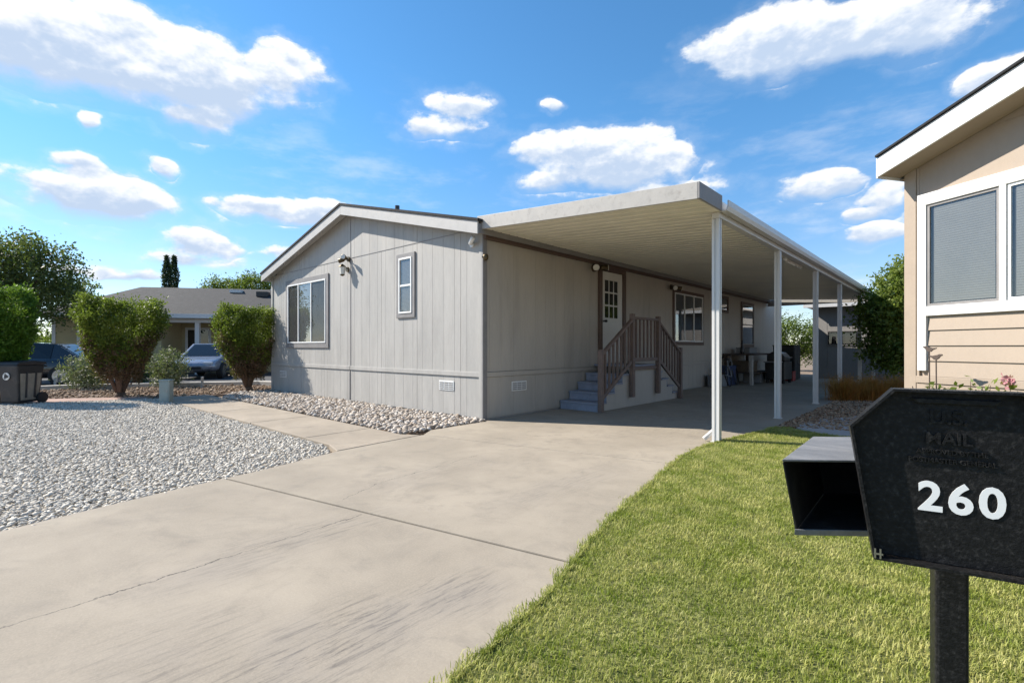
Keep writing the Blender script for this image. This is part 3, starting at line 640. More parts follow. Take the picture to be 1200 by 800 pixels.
B().tube([(0, -.02, 0), (.05, -.08, .03)], .014, 8).build('bracket', 'plastic', t)
B().tube([(.02, -.07, .015), (.17, -.15, .075)], .038, 12).build('body', 'plastic', t, 0, True)
t = thing('corner_lamp', 'little bare bulb lamp on the corner board of the grey home', 'lamp', (.027, -.005, 2.70))
B().tube([(0, 0, 0), (.04, -.01, .0)], .04, 10).build('base_plate', 'blackmetal', t)
B().lathe([(.03, .03), (.05, .0), (.045, -.05), (.02, -.075)], 12, (.055, -.015, 0)).build('globe', 'bronze', t, 0, True)
spot_light((.001, 3.32, 2.90), R(90), 'twin globe lamp beside the nine pane door', [(-.9, -.1), (.8, .05)], 1.3)
spot_light((.001, 7.16, 2.84), R(90), 'twin flood light above the window near the porch steps', [(-.8, -.2), (.7, -.2)], 1.2)

# ================================================================== CARPORT
cp = thing('carport', 'off white aluminium carport roof on slim white posts over the driveway', 'carport')
CP0, CP1, CPX = -.15, 16.2, 3.62
def cz(x): return 3.13 - (x - .03) * (3.13 - 2.905) / (CPX - .03)
pb = B(); pw, N_ = .2025, 81
prof = [(0, .045), (.010, .045), (.022, 0), (pw - .022, 0), (pw - .010, .045), (pw - .002, .045), (pw - .002, .052), (pw - .006, .052), (pw - .018, .008), (.018, .008), (.006, .052), (0, .052)]
pb.prism(prof, lambda u, v, t: (.03 + t * (CPX - .035), u, cz(.03 + t * (CPX - .035)) + v))
pme = pb.mesh('roof_pan')
for k in range(N_ - 1):
    if CP0 + .03 + (k + 1) * pw > CP1: break
    o = link('roof_pan', pme, 'pan', cp); o.location = (0, CP0 + .03 + k * pw, 0)
B().box(.0235, .085, -.02, CP1 - .05, 2.985, 3.122).build('ledger', 'brown', cp, .004)
fb = B(); fb.prism([(.03, cz(.03) - .015), (CPX + .02, cz(CPX) - .015), (CPX + .02, cz(CPX) + .18), (.03, cz(.03) + .20)], lambda u, v, t: (u, CP0 - .012 + t * .03, v)); fb.build('front_fascia', 'fascia', cp, .004)
B().box(CPX + .021, CPX + .045, CP0 - .012, .56, cz(CPX) - .012, cz(CPX) + .178).build('return_fascia', 'trim', cp, .004)
B().box(CPX + .0, CPX + .02, .02, CP1, cz(CPX) - .005, cz(CPX) + .125).build('side_beam', 'whitealu', cp, .004)
gt = B(); gt.prism([(0, 0), (.075, 0), (.095, .05), (.095, .125), (.08, .125), (.08, .055), (.065, .012), (.012, .012), (.012, .12), (0, .12)], lambda u, v, t: (CPX + .022 + u, .57 + t * (CP1 - .57), cz(CPX) - .012 + v)); gt.build('gutter', 'whitealu', cp)
B().box(CPX - .1, CPX - .005, .61, CP1 - .05, cz(CPX) - .075, cz(CPX) - .003).build('header_beam', 'whitealu', cp, .004)
B().box(.03, CPX, CP1 - .03, CP1 + .0, 2.86, 3.12).build('rear_fascia', 'fascia', cp, .004)
for k, y in enumerate((.66, 3.5, 6.45, 9.3, 12.7, 15.9)):
    ps = B(); w = .045; top = cz(CPX) - .078
    ring = []
    for sx, sy in ((-1, -1), (1, -1), (1, 1), (-1, 1)): pass
    prof = [(-w, -w), (-.012, -w), (-.012, -w + .012), (.012, -w + .012), (.012, -w), (w, -w), (w, -.012), (w - .012, -.012), (w - .012, .012), (w, .012), (w, w), (.012, w), (.012, w - .012), (-.012, w - .012), (-.012, w), (-w, w), (-w, .012), (-w + .012, .012), (-w + .012, -.012), (-w, -.012)]
    ps.prism(prof, lambda u, v, t: (CPX - .06 + u, y + v, .0 + t * top)); p = ps.build('post', 'whitealu', cp)
    B().box(CPX - .12, CPX - .0, y - .06, y + .06, .001, .012).build('foot_plate', 'whitealu', p)
ds = B(); ds.box(CPX - .135, CPX - .09, .70, .745, .12, 2.80); ds.bar((CPX - .112, .72, .14), (CPX - .20, .60, .03), .045, .045); ds.build('downspout', 'whitealu', cp, .006)
t = thing('tube_lamp', 'thin white tube lamp under the carport beam between two posts', 'lamp', (CPX - .18, 4.5, 2.80))
B().box(-.03, .03, 0, 1.2, .02, .07).build('housing', 'white', t, .004); B().tube([(0, .02, .01), (0, 1.18, .01)], .016, 10).build('tube', 'lampglass', t, 0, True)

# ================================================================== PORCH STEPS
st = thing('porch_steps', 'blue grey porch steps with brown railing below the nine pane door', 'steps', (0, 0, 0))
SX0, SX1, LZ = .03, .88, .84
Y1, Y2, Y3, Y4 = 2.10, 3.30, 4.45, 5.62
rise = LZ / 5
for k in range(4):
    y0 = Y1 + k * (Y2 - Y1) / 4; z = rise * (k + 1)
    B().box(SX0, SX1 - .0, y0, y0 + .02, z - rise + .002, z - .035).build('riser', 'step', st, .003)
    B().box(SX0, SX1 + .02, y0 - .025, y0 + (Y2 - Y1) / 4, z - .033, z).build('tread', 'step', st, .004)
    y0 = Y4 - k * (Y4 - Y3) / 4
    B().box(SX0, SX1 - .0, y0 - .02, y0, z - rise + .002, z - .035).build('riser', 'step', st, .003)
    B().box(SX0, SX1 + .02, y0 - (Y4 - Y3) / 4, y0 + .025, z - .033, z).build('tread', 'step', st, .004)
B().box(SX0, SX1 + .02, Y2 + .001, Y3 - .001, LZ - .033, LZ).build('landing', 'step', st, .004)
sp = [(Y1 + .0, .004)]
for k in range(4): sp += [(Y1 + .022 + k * .3, rise * (k + 1) - .036), (Y1 + .022 + (k + 1) * .3 , rise * (k + 1) - .036)]
sp += [(Y2 + .02, LZ - .036), (Y3 - .02, LZ - .036)]
dk = (Y4 - Y3) / 4
for k in range(4): z = rise * (4 - k); sp += [(Y3 - .022 + k * dk, z - .036), (Y3 - .022 + (k + 1) * dk, z - .036)]
sp += [(Y4, .004)]
b = B(); b.prism(sp, lambda u, v, t: (SX1 - .03 + t * .028, u, v)); b.build('side_panel', 'shadepaint', st)
RXp = SX1 + .06
posts = ((Y1 + .02, .0, 1.16), (Y2 - .0, .20, 1.88), (Y3 + .0, .20, 1.88), (Y4 - .02, .0, 1.20))
for y, z0, z1 in posts:
    B().box(RXp - .045, RXp + .045, y - .045, y + .045, z0, z1).build('rail_post', 'railwood', st, .006)
def rail(ya, za, yb, zb, lowa, lowb, n):
    B().bar((RXp, ya, za), (RXp, yb, zb), .075, .05).build('handrail', 'railwood', st, .005)
    B().bar((RXp, ya, lowa), (RXp, yb, lowb), .045, .075).build('bottom_rail', 'railwood', st, .004)
    for k in range(n):
        u = (k + .7) / (n + .4); y = ya + (yb - ya) * u; zt = za + (zb - za) * u - .02; zb_ = lowa + (lowb - lowa) * u + .03
        B().box(RXp - .018, RXp + .018, y - .018, y + .018, zb_, zt).build('baluster', 'railwood', st)
rail(posts[0][0] + .045, 1.08, Y2 - .045, 1.74, .26, .92, 7)
rail(Y2 + .045, 1.80, Y3 - .045, 1.80, .95, .95, 6)
rail(Y3 + .045, 1.74, posts[3][0] - .045, 1.10, .92, .28, 7)
B().box(RXp - .05, RXp + .0, Y2 + .046, Y3 - .046, LZ - .10, LZ - .04).build('landing_band', 'railwood', st, .004)

# ================================================================== MAILBOX AND PAPER BOX
def text_mesh(name, s, size, offset=0., extrude=.001, align='CENTER', sx=1.):
    c = bpy.data.curves.new(name, 'FONT'); c.body = s; c.size = size; c.offset = offset; c.extrude = extrude; c.align_x = align; c.resolution_u = 4
    o = bpy.data.objects.new(name, c); COL.objects.link(o); bpy.context.view_layer.update()
    me = bpy.data.meshes.new_from_object(o.evaluated_get(bpy.context.evaluated_depsgraph_get())); COL.objects.unlink(o); bpy.data.objects.remove(o)
    for v in me.vertices: v.co.x *= sx
    me.materials.clear(); me.name = name; return me
MU = np.array([.976, .2175]); MU /= np.hypot(*MU); MA = math.atan2(MU[1], MU[0])
mo = CAM + ray(1125) * .88
mb = thing('mailbox', 'black steel mailbox with white numbers on a square black post', 'mailbox', (mo[0], mo[1], 0), MA)
# local frame: x along the face, -y out of the face, z up (metres above the ground)
face = [(-.127, .805), (.112, .805), (.149, 1.051), (.082, 1.124), (-.097, 1.124), (-.164, 1.051)]
def inset(poly, d):
    c = Vector((sum(p[0] for p in poly) / len(poly), sum(p[1] for p in poly) / len(poly))); out = []
    n = len(poly)
    for i in range(n):
        p0, p1, p2 = Vector(poly[i - 1]), Vector(poly[i]), Vector(poly[(i + 1) % n])
        e1 = (p1 - p0).normalized(); e2 = (p2 - p1).normalized(); n1 = Vector((-e1.y, e1.x)); n2 = Vector((-e2.y, e2.x))
        k = d / max(.3, (1 + n1.dot(n2)) / 2); out.append(tuple(p1 + (n1 + n2) / 2 * k))
    return out
body = inset(face, .045)
b = B(); b.prism(body, lambda u, v, t: (u, .012 + t * .27, v)); b.build('body', 'boxblack', mb, .004)
fr = B(); inn = inset(face, .0045); n = 6
for i in range(n):
    a, c, d_, e = face[i], face[(i + 1) % n], inn[(i + 1) % n], inn[i]
    fr.add([(p[0], y, p[1]) for y in (-.021, .012) for p in (a, c, d_, e)], [(3, 2, 1, 0), (4, 5, 6, 7), (0, 1, 5, 4), (1, 2, 6, 5), (2, 3, 7, 6), (3, 0, 4, 7)])
fr.build('hood_rim', 'boxblack', mb)
dp = inset(face, .005); door = B(); door.prism(dp, lambda u, v, t: (u, -.0 + t * .008, v)); dr = door.build('door', 'boxblack', mb, .0015)
# raised border and pull lip pressed into the door
rd = inset(face, .030); ri = inset(face, .034)
lp = B(); lp.prism([(-.07, 1.108), (.055, 1.108), (.045, 1.098), (-.06, 1.098)], lambda u, v, t: (u, -.006 + t * .007, v)); lp.build('pull_lip', 'boxblack', dr, .002)
def emboss(s, size, x, z, m, off=0., ext=.0028, y=-.0006, name='lettering', sx=1.):
    o = link(name, text_mesh(name, s, size, off, ext, sx=sx), m, dr); o.location = (x, y, z); o.rotation_euler = (R(90), 0, 0); return o
emboss('U.S.', .034, -.016, 1.063, 'boxblack', .0006); emboss('MAIL', .030, -.016, 1.026, 'boxblack', .0006)
emboss('APPROVED BY THE', .0115, -.012, 1.008, 'boxblack', .0002); emboss('POSTMASTER GENERAL', .0115, -.012, .992, 'boxblack', .0002)
for ch, x in (('2', -.0415), ('6', .0005), ('0', .0425)): emboss(ch, .0735, x, .905 + (0.0 if ch == '2' else 0), 'numeral', .0019, .0004, -.0012, 'house_number', .98)
hg = B()
for dx in (-.004, .004): hg.box(-.121 + dx - .0013, -.121 + dx + .0013, -.0222, -.020, .808, .826)
hg.box(-.127, -.113, -.0222, -.020, .815, .818); hg.build('hinge_clip', 'rim', mb)
pc = at(1112, 660, 1.0); mi = Matrix.Rotation(-MA, 3, 'Z') @ Vector((pc.x - mo[0], pc.y - mo[1], 0))
ps = B(); pw2 = .026; ps.box(mi.x - pw2, mi.x + pw2, mi.y - pw2, mi.y + pw2, -.1, .838); ps.build('post', 'boxblack', mb, .006)
# newspaper box: open-fronted, behind and to the left, on the same post arm
fl = Vector((5.562, -4.53)); fr_ = fl + Vector((.165, .135)); bv = Vector((-.012, .37))
t = thing('newspaper_box', 'open fronted black newspaper box with dusty grey lid behind the mailbox', 'newspaper box', (fl.x, fl.y, 0))
zt, zb = .952, .790
def quad(a, b_, c, d_): return [Vector(p) for p in (a, b_, c, d_)]
def plate(pts, off, nm, m):                        # a thin plate: four corners pushed along off
    o = Vector(off); q = [Vector(p) for p in pts]
    return B().add(q + [p + o for p in q], [(3, 2, 1, 0), (4, 5, 6, 7), (0, 1, 5, 4), (1, 2, 6, 5), (2, 3, 7, 6), (3, 0, 4, 7)]).build(nm, m, t, .0015)
w_ = fr_ - fl; ins_ = w_ * .13
A0, A1, A2, A3 = (0, 0), tuple(w_), tuple(w_ + bv), tuple(bv)
C0, C1, C2, C3 = tuple(ins_), tuple(w_ * .97), tuple(w_ * .97 + bv), tuple(ins_ + bv)
plate([(*p, zt - .005) for p in (A0, A1, A2, A3)], (0, 0, .005), 'lid', 'boxtop')
plate([(*p, zb) for p in (C0, C1, C2, C3)], (0, 0, .004), 'floor_panel', 'boxblack2')
e_ = w_.normalized() * .004
plate([(*A0, zt - .006), (*A3, zt - .006), (*C3, zb + .005), (*C0, zb + .005)], (e_.x, e_.y, 0), 'side_wall', 'boxblack2')
plate([(*A1, zt - .006), (*A2, zt - .006), (*C2, zb + .005), (*C1, zb + .005)], (-e_.x, -e_.y, 0), 'side_wall', 'boxblack2')
plate([(*A3, zt - .0055), (*A2, zt - .0055), (*C2, zb + .0), (*C3, zb + .0)], (0, .004, 0), 'back_wall', 'boxblack2')
plate([(*C0, zb - .004), (*C1, zb - .004), (C1[0], C1[1] - .006, zb - .004), (C0[0], C0[1] - .006, zb - .004)], (0, 0, .013), 'front_lip', 'boxtop')
B().bar((w_.x - .02, w_.y + .16, zb - .012), (w_.x + .16, w_.y + .10, zb - .012), .03, .02).build('mount_arm', 'boxblack2', t)

# ================================================================== TAN HOUSE ON THE RIGHT
TU = np.array([.836, -.549]); TA = math.atan2(TU[1], TU[0]); TS = .845; to = CAM + ray(1062) * 6.0 * TS
th = thing('tan_house', 'tan lap sided house with white trimmed window beside the lawn', 'house', (to[0], to[1], CH * (1 - TS)), TA); th.scale = (TS, TS, TS)
# local: x along the front wall, -y out of it
TW, TD, TZ = 7.6, 14., 3.30
tsl = .265
def tz(x): return TZ + tsl * min(x, TW - x)
b = B(); b.prism([(.02, -.35), (TW - .02, -.35), (TW - .02, TZ), (TW / 2, tz(TW / 2)), (.02, TZ)], lambda u, v, t: (u, .02 + t * TD, v)); b.build('wall', 'tan', th)
B().box(-.012, .125, -.018, .019, -.3, 3.33).build('corner_board', 'tantrim', th, .004)
B().box(-.014, .019, .0195, TD, -.3, 3.28).build('side_siding', 'tan', th)
B().box(.128, .158, -.010, .019, .86, 3.36).build('corner_board', 'tantrim', th, .003)
B().box(.13, TW, -.012, .0195, -.3, .78).build('skirting', 'tan', th)
B().box(.13, TW, -.028, .019, .785, .865).build('skirt_trim', 'tantrim', th, .004)
# lap siding, one board each
z = .868; k = 0
while z < 1.56:
    zz = min(z + .176, 1.562)
    bd = B(); bd.prism([(-.022, z), (.012, z), (.012, zz), (-.004, zz)], lambda u, v, t: (.262 + t * (TW - .262), u, v)); bd.build('siding_board', 'tan', th); z = zz + .001
B().box(.16, TW, -.008, .019, 2.985, 3.50).build('gable_panel', 'tan', th)
gp = B(); gp.prism([(.16, 3.502), (TW - .16, 3.502), (TW / 2, tz(TW / 2) + .02)], lambda u, v, t: (u, -.008 + t * .025, v)); gp.build('gable_panel', 'tan', th)
B().box(.16, .255, -.045, .019, .93, 2.93).build('window_post', 'whitetrim', th, .004)
B().box(.16, 3.2, -.048, .019, 2.85, 2.983).build('window_header', 'whitetrim', th, .004)
B().box(.256, 3.2, -.047, .019, 1.565, 1.675).build('window_sill', 'whitetrim', th, .004)
bx = .258
for i in range(3):
    w = .70
    wo = B().box(bx + .0, bx + w, .0, .018, 1.68, 2.848).build('window', 'dark', th)
    f2 = B()
    for q in ((bx, bx + w, 1.677, 1.705), (bx, bx + w, 2.82, 2.849), (bx, bx + .03, 1.705, 2.82), (bx + w - .03, bx + w, 1.705, 2.82)): f2.box(q[0] + .001, q[1] - .001, -.03, -.001, q[2], q[3])
    f2.build('frame', 'trim' if i == 0 else 'white', wo, .003)
    bl = B(); z = 1.72
    while z < 2.81: bl.box(bx + .06, bx + w - .05, -.006, -.003, z, z + .0235); z += .026
    bl.build('blind', 'blind', wo)
    B().box(bx + .03, bx + w - .03, -.018, -.0155, 1.705, 2.82).build('pane', 'glass', wo)
    B().box(bx + w + .002, bx + w + .062, -.046, .019, 1.676, 2.849).build('mullion', 'whitetrim', th, .004)
    bx += w + .064
OVT = .34
for s in (0, 1):
    xa, xb = (-.06, TW / 2) if s == 0 else (TW / 2, TW + .06)
    za, zb_ = tz(xa) if s == 0 else tz(TW / 2), tz(TW / 2) if s == 0 else tz(TW + .06)
    if s == 0: za = TZ - tsl * .06
    else: zb_ = TZ - tsl * .06
    def slab(y0, y1, lo, hi, nm, m, xo=0.):
        q = B(); q.prism([(xa - (xo if s == 0 else 0), za + lo), (xb + (xo if s else 0), zb_ + lo), (xb + (xo if s else 0), zb_ + hi), (xa - (xo if s == 0 else 0), za + hi)], lambda u, v, t: (u, y0 + t * (y1 - y0), v)); return q.build(nm, m, th, .003)
    slab(-OVT - .05, TD + .3, .205, .232, 'roof', 'shingle', .02)
    slab(-OVT - .025, -OVT, -.03, .203, 'rake_board', 'whitetrim')
    slab(-OVT + .002, -.02, -.02, .0, 'soffit', 'tantrim')
    slab(.03, TD, .02, .20, 'roof_deck', 'tantrim')
B().box(-.085, -.062, -OVT - .024, TD, TZ - .06, TZ + .18).build('eave_board', 'whitetrim', th, .003)
B().box(-.06, -.015, -.018, TD, TZ - .07, TZ - .055).build('eave_soffit', 'tantrim', th)

# two iron bird stakes and the flowers by the tan house
def tl(x, y, z=0.):
    v = Matrix.Rotation(TA, 3, 'Z') @ Vector((x * TS, y * TS, z)); return (to[0] + v.x, to[1] + v.y, z)
def bird_stake(x, y, h, flip, label):
    t = thing('bird_stake', label, 'garden stake', tl(x, y), TA)
    B().tube([(0, 0, 0), (.004, 0, h * .5), (0, 0, h)], .005, 6).build('rod', 'rust', t)
    out = [(-.10, .055), (-.065, .035), (-.045, .005), (-.01, -.02), (.03, -.018), (.055, .01), (.11, .035), (.115, .05), (.05, .045), (.02, .055), (-.02, .06), (-.05, .075), (-.085, .075)]
    bb = B(); bb.prism([(flip * u * .55, h + .01 + v * .55) for u, v in out], lambda u, v, q: (u, -.006 + q * .012, v)); bb.build('bird', 'rust', t, .002)
    pts = [(math.cos(a) * .07 - .08, 0, h * .72 + math.sin(a) * .05) for a in np.linspace(math.pi, 2 * math.pi, 9)]
    B().tube(pts, .004, 6).build('curl', 'rust', t)
bird_stake(.56, -.42, 1.16, 1, 'taller rusty iron bird stake by the white window post')
bird_stake(.67, -.48, 1.09, -1, 'shorter rusty iron bird stake next to the taller one')
def flower_plant(x, y, h, n, label, bloom):
    t = thing('flower_plant', label, 'plant', tl(x, y), TA)
    sb = B(); P = []; 
    for k in range(n):
        a = random.uniform(0, 6.28); tip = Vector((math.cos(a) * random.uniform(.02, .12), math.sin(a) * random.uniform(.02, .1), h * random.uniform(.7, 1)))
        sb.tube([(0, 0, 0), tip * .5 + Vector((0, 0, .03)), tip], [.005, .004, .002], 5)
        for u in np.linspace(.3, 1, 16): P += [tuple(tip * u)] * 3
    sb.build('stem', 'barkred', t)
    P = np.array(P) + RNG.normal(size=(len(P), 3)) * .02
    link('leaves', leaf_mesh('leaves', P, .05, .55, .1), 'treebright', t)
    if bloom:
        c = Vector((.03, 0, h)); Q = np.array(c) + RNG.normal(size=(60, 3)) * .022; link('bloom', leaf_mesh('bloom', Q, .03, .8, .4), 'rose', t)
flower_plant(.92, -.45, .98, 7, 'tall leafy rose cane under the tan window', False)
flower_plant(.62, -.55, .88, 9, 'low leafy plant at the foot of the bird stakes', False)
flower_plant(.78, -.60, .88, 8, 'low spreading plant between the bird stakes and the rose cane', False)
flower_plant(1.08, -.45, .95, 8, 'leafy rose with an upright second cane under the tan window', False)
flower_plant(1.25, -.48, .93, 7, 'small rose with a pink bloom under the tan window', True)

# ================================================================== VEGETATION
def make_tree(name, label, cat, loc, trunk_h, r0, blobs, n, leaf, m, clump=.22, per=24, shell=.5, aspect=.5, bark='bark', group=None, lean=(0, 0), limb_n=9):
    t = thing(name, label, cat, loc, 0, group)
    bl = [tuple(b_) for b_ in blobs]
    tb = B(); tips = []
    rr = random.Random(len(label))
    for b_ in bl:
        for k in range(max(1, limb_n // len(bl))): tips.append((b_[0] + rr.uniform(-.6, .6) * b_[3], b_[1] + rr.uniform(-.6, .6) * b_[4], b_[2] + rr.uniform(-.2, .6) * b_[5]))
    fork = Vector((lean[0], lean[1], trunk_h))
    tb.tube([(0, 0, -.05), (lean[0] * .3, lean[1] * .3, trunk_h * .45), fork], [r0 * 1.25, r0, r0 * .85], 9)
    limbs(tb, fork, tips, r0 * .6, .01, 6, .1)
    tb.build('trunk', bark, t, 0, True)
    P, out = clump_points(n, bl, clump, per, shell); P = P[P[:, 2] > .05] if len(P) else P
    link('crown', leaf_mesh('crown', P, leaf, aspect, .25), m, t)
    return t
def vase_shrub(label, px, py, d, w, h, m, n=15000, red=True, top_jag=.09):
    p = at(px, py, d); t = thing('clipped_shrub', label, 'shrub', (p.x, p.y, -.03))
    tb = B(); tips = []
    for k in range(12):
        a = k * 2.4; r = w * .5 * (.35 + .5 * ((k * 7) % 5) / 5); tips.append((math.cos(a) * r, math.sin(a) * r, h * (.6 + .3 * ((k * 3) % 4) / 4)))
    limbs(tb, (0, 0, .0), tips, .055, .012, 7, .05); tb.tube([(0, 0, -.05), (0, 0, .12)], [.16, .10], 10)
    tb.build('trunk', 'barkred', t, 0, True)
    def cloud(n, lo, hi, shell):
        k = n // 14; z = lo + (hi - lo) * RNG.random(k) ** .8; u = z / h
        lump = None
        a = RNG.random(k) * 2 * np.pi
        R_ = w * .5 * np.clip(.16 + 1.0 * u ** .85, 0, 1.0) * np.where(u > .86, 1 - (u - .86) * 1.1, 1)
        R_ = R_ * (1 + .10 * np.sin(a * 3 + z * 4 + px) + .07 * np.sin(a * 7 - z * 9))
        rr = np.sqrt(shell ** 2 + (1 - shell ** 2) * RNG.random(k)) * R_
        z = z + top_jag * (np.sin(a * 4 + rr * 9) + np.sin(rr * 13 + px)) * (u > .8) * .6
        C = np.stack([np.cos(a) * rr, np.sin(a) * rr * .85, z], 1)
        P = C[:, None] + RNG.normal(size=(k, 14, 3)) * np.array([.042, .042, .05])
        o = np.stack([np.cos(a), np.sin(a), .5 * np.ones(k)], 1)
        return P.reshape(-1, 3), np.repeat(o, 14, 0)
    P, o = cloud(n, h * .34, h * 1.0, .62)
    hol = np.sin(P[:, 0] * 6.3 + px) + np.sin(P[:, 1] * 5.1) + np.sin(P[:, 2] * 7.7 + px); kp = (hol < 1.25) | (RNG.random(len(P)) < .35); P, o = P[kp], o[kp]
    sg = P[RNG.choice(len(P), 60)]; sg = sg[sg[:, 2] > h * .6]; SP = sg[:, None] + (sg[:, None] * np.array([.10, .10, .07]) + np.array([0, 0, .03])) * np.linspace(0, 1, 9)[None, :, None] + RNG.normal(size=(len(sg), 9, 3)) * .015
    P = np.concatenate([P, SP.reshape(-1, 3)]); o = np.concatenate([o, np.tile([[0, 0, 1.]], (len(P) - len(o), 1))])
    link('crown', leaf_mesh('crown', P, .06, .5, .4, o * .6), m, t)
    P, o = cloud(int(n * .28), h * .16, h * .55, .75)
    link('lower_foliage', leaf_mesh('lower_foliage', P, .055, .45, .3, o * .5), 'shrubred' if red else m, t)
    if red:
        P, o = cloud(int(n * .3), h * .38, h * .8, .96); P = P[np.sin(P[:, 0] * 5 + 1) + np.sin(P[:, 2] * 6) + np.sin(P[:, 1] * 4) > .55]
        link('russet_patch', leaf_mesh('russet_patch', P, .055, .45, .3), 'shrubred', t)['kind'] = 'stuff'
    return t
vase_shrub('vase shaped clipped shrub with russet branches beside the green pedestal', 141, 463, 12.2, 2.05, 2.36, 'shrubleaf', 34000)
vase_shrub('vase shaped clipped shrub against the far corner of the grey gable', 291, 457, 13.9, 2.0, 2.32, 'shrubleaf', 30000)
vase_shrub('bright green clipped shrub behind the trash bins', 4, 474, 10.9, 1.25, 2.50, 'shrubbright', 26000, False, .04)
def low_bush(label, px, py, d, w, h, m, n, leaf=.07):
    p = at(px, py, d); t = thing('leafy_bush', label, 'bush', (p.x, p.y, -.05))
    tb = B(); limbs(tb, (0, 0, 0), [(w * .3 * math.cos(k), w * .3 * math.sin(k), h * .75) for k in range(0, 7)], .025, .006, 5, .05); tb.build('stem', 'bark', t)
    P, o = clump_points(n, [(0, 0, h * .5, w * .45, w * .4, h * .5), (w * .25, 0, h * .42, w * .3, w * .3, h * .38), (-w * .25, .1, h * .4, w * .3, w * .3, h * .36)], .07, 12, .35)
    P = P[P[:, 2] > .02]; link('foliage', leaf_mesh('foliage', P, leaf, .45, .5), m, t); return t
low_bush('pale variegated bush left of the vase shaped shrub by the pedestal', 100, 449, 14.6, 1.5, 1.1, 'palebush', 3600)
low_bush('pale variegated bush between the green pedestal and the silver car', 196, 447, 15.3, 1.5, 1.25, 'palebush', 3800)
low_bush('dark low bush under the porch beam of the yellow house', 165, 444, 17., 1.8, .95, 'treedark', 2600)
p = at(8, 444, 18.0)
make_tree('shade_tree', 'tall dark leafy tree behind the trash bins and black car', 'tree', (p.x, p.y, -.05), 1.9, .17,
          [(-.5, .3, 3.8, 1.9, 1.7, 1.5), (.7, .9, 3.9, 1.35, 1.3, 1.2), (-1.9, -.8, 3.5, 1.5, 1.5, 1.4), (.9, 1.2, 2.9, 1.1, 1.1, .9), (.2, .4, 4.75, 1.1, 1.1, .65), (-1.0, -.6, 2.5, 1.4, 1.3, .8)], 24000, .11, 'treedark', .16, 20, .45, .6, lean=(-.3, .2), limb_n=18)
low_bush('bright sunlit bush behind the shade tree beside the yellow house wall', 52, 432, 25.5, 3.4, 2.5, 'treebright', 5200, .13)
low_bush('dark rounded hedge bush far behind the black car', -6, 430, 30., 6.0, 3.6, 'treemid', 6500, .16)
p = at(94, 420, 31); make_tree('young_tree', 'small bright green tree poking above the left end of the grey roof', 'tree', (p.x, p.y, -.05), 2.6, .1,
          [(-.5, -.2, 4.6, .8, .8, 1.0), (.5, .4, 4.9, .5, .5, 1.0), (0, 0, 3.6, .9, .9, .9)], 3500, .14, 'treebright', .14, 14, .3)
for k, (px, py, d, w) in enumerate(((195.5, 300, 46, .36), (204, 300.5, 47, .36))):
    p = at(px, 420, d); h = 1.2 + (HY - py) / F * d
    t = thing('cypress_tree', ('slender dark cypress behind the grey roof, farther from the broad olive tree', 'slender dark cypress behind the grey roof, nearer the broad olive tree')[k], 'tree', (p.x, p.y, -.05), 0, 'cypress pair beyond the roof')
    B().tube([(0, 0, 0), (0, 0, h * .8)], [.16, .04], 7).build('trunk', 'bark', t)
    n = 5200; z = h * (.08 + .92 * RNG.random(n)); u = z / h; a = RNG.random(n) * 6.283
    rr = w * np.clip(np.minimum(1.0, (1 - u) * 5 + .25), 0, 1) * (.55 + .5 * RNG.random(n)) * (1 + .12 * np.sin(z * 3 + a * 2))
    link('crown', leaf_mesh('crown', np.stack([np.cos(a) * rr, np.sin(a) * rr, z], 1), .22, .35, 1.6), 'cypress', t)
p = at(280, 420, 47); make_tree('round_tree', 'broad olive green tree rising behind the grey roof', 'tree', (p.x, p.y, -.05), 3.5, .25,
          [(-1.2, -1, 6.4, 2.0, 2., 1.4), (1.2, .8, 6.7, 2.0, 2.0, 1.5), (0, 0, 5.4, 2.6, 2.4, 1.6), (2.3, 2, 6.2, 1.2, 1.2, 1.6)], 20000, .2, 'shrubleaf', .22, 18, .35)
p = at(1066, 452, 14.4)
make_tree('bushy_tree', 'big rounded green tree between the carport and the tan house', 'tree', (p.x, p.y, -.03), .9, .12,
          [(.1, .1, 2.75, 1.0, 1.1, 1.05), (-.6, -.45, 2.2, .72, .72, .85), (.8, .6, 2.5, 1.1, 1.1, 1.1), (-.35, -.3, 1.25, .8, .8, .85), (.5, .5, 1.2, 1.1, 1.0, .9), (.2, .2, 3.3, .7, .7, .55)], 46000, .095, 'treemid', .12, 20, .4, .6)
p = at(932, 436, 27.); make_tree('back_shrub', 'leafy bush growing beyond the back end of the carport', 'bush', (p.x, p.y, -.05), .6, .08,
          [(0, 0, 1.7, 1.5, 1.4, 1.3), (-1.0, -.6, 2.0, 1.0, 1., 1.1), (.7, .5, 1.5, 1., 1., 1.)], 9000, .12, 'treemid', .16, 18, .4)
# dry fountain grass
p = at(1020, 471, 11.2); t = thing('dry_grass_clump', 'clump of orange dry fountain grass on the brown gravel', 'grass clump', (p.x, p.y, -.02))
n = 5200; c = np.array([(-.45, -.3), (.0, .0), (.45, .35), (.8, .7)])[RNG.choice(4, n)] + RNG.normal(size=(n, 2)) * .12
a = RNG.random(n) * 6.283; ln = RNG.random(n) * .55; h = .35 + .3 * RNG.random(n); w = .004
tip = np.stack([c[:, 0] + np.cos(a) * ln * h * 1.4, c[:, 1] + np.sin(a) * ln * h * 1.4, h * (1 - .4 * ln)], 1); bs = np.stack([c[:, 0], c[:, 1], np.zeros(n)], 1)
sd_ = np.stack([-np.sin(a) * w, np.cos(a) * w, np.zeros(n)], 1); md = (bs + tip) / 2 + np.array([0, 0, .06])
A = np.stack([bs - sd_, bs + sd_, md + sd_, md - sd_, tip], 1).reshape(-1, 3); k = (np.arange(n) * 5)[:, None]
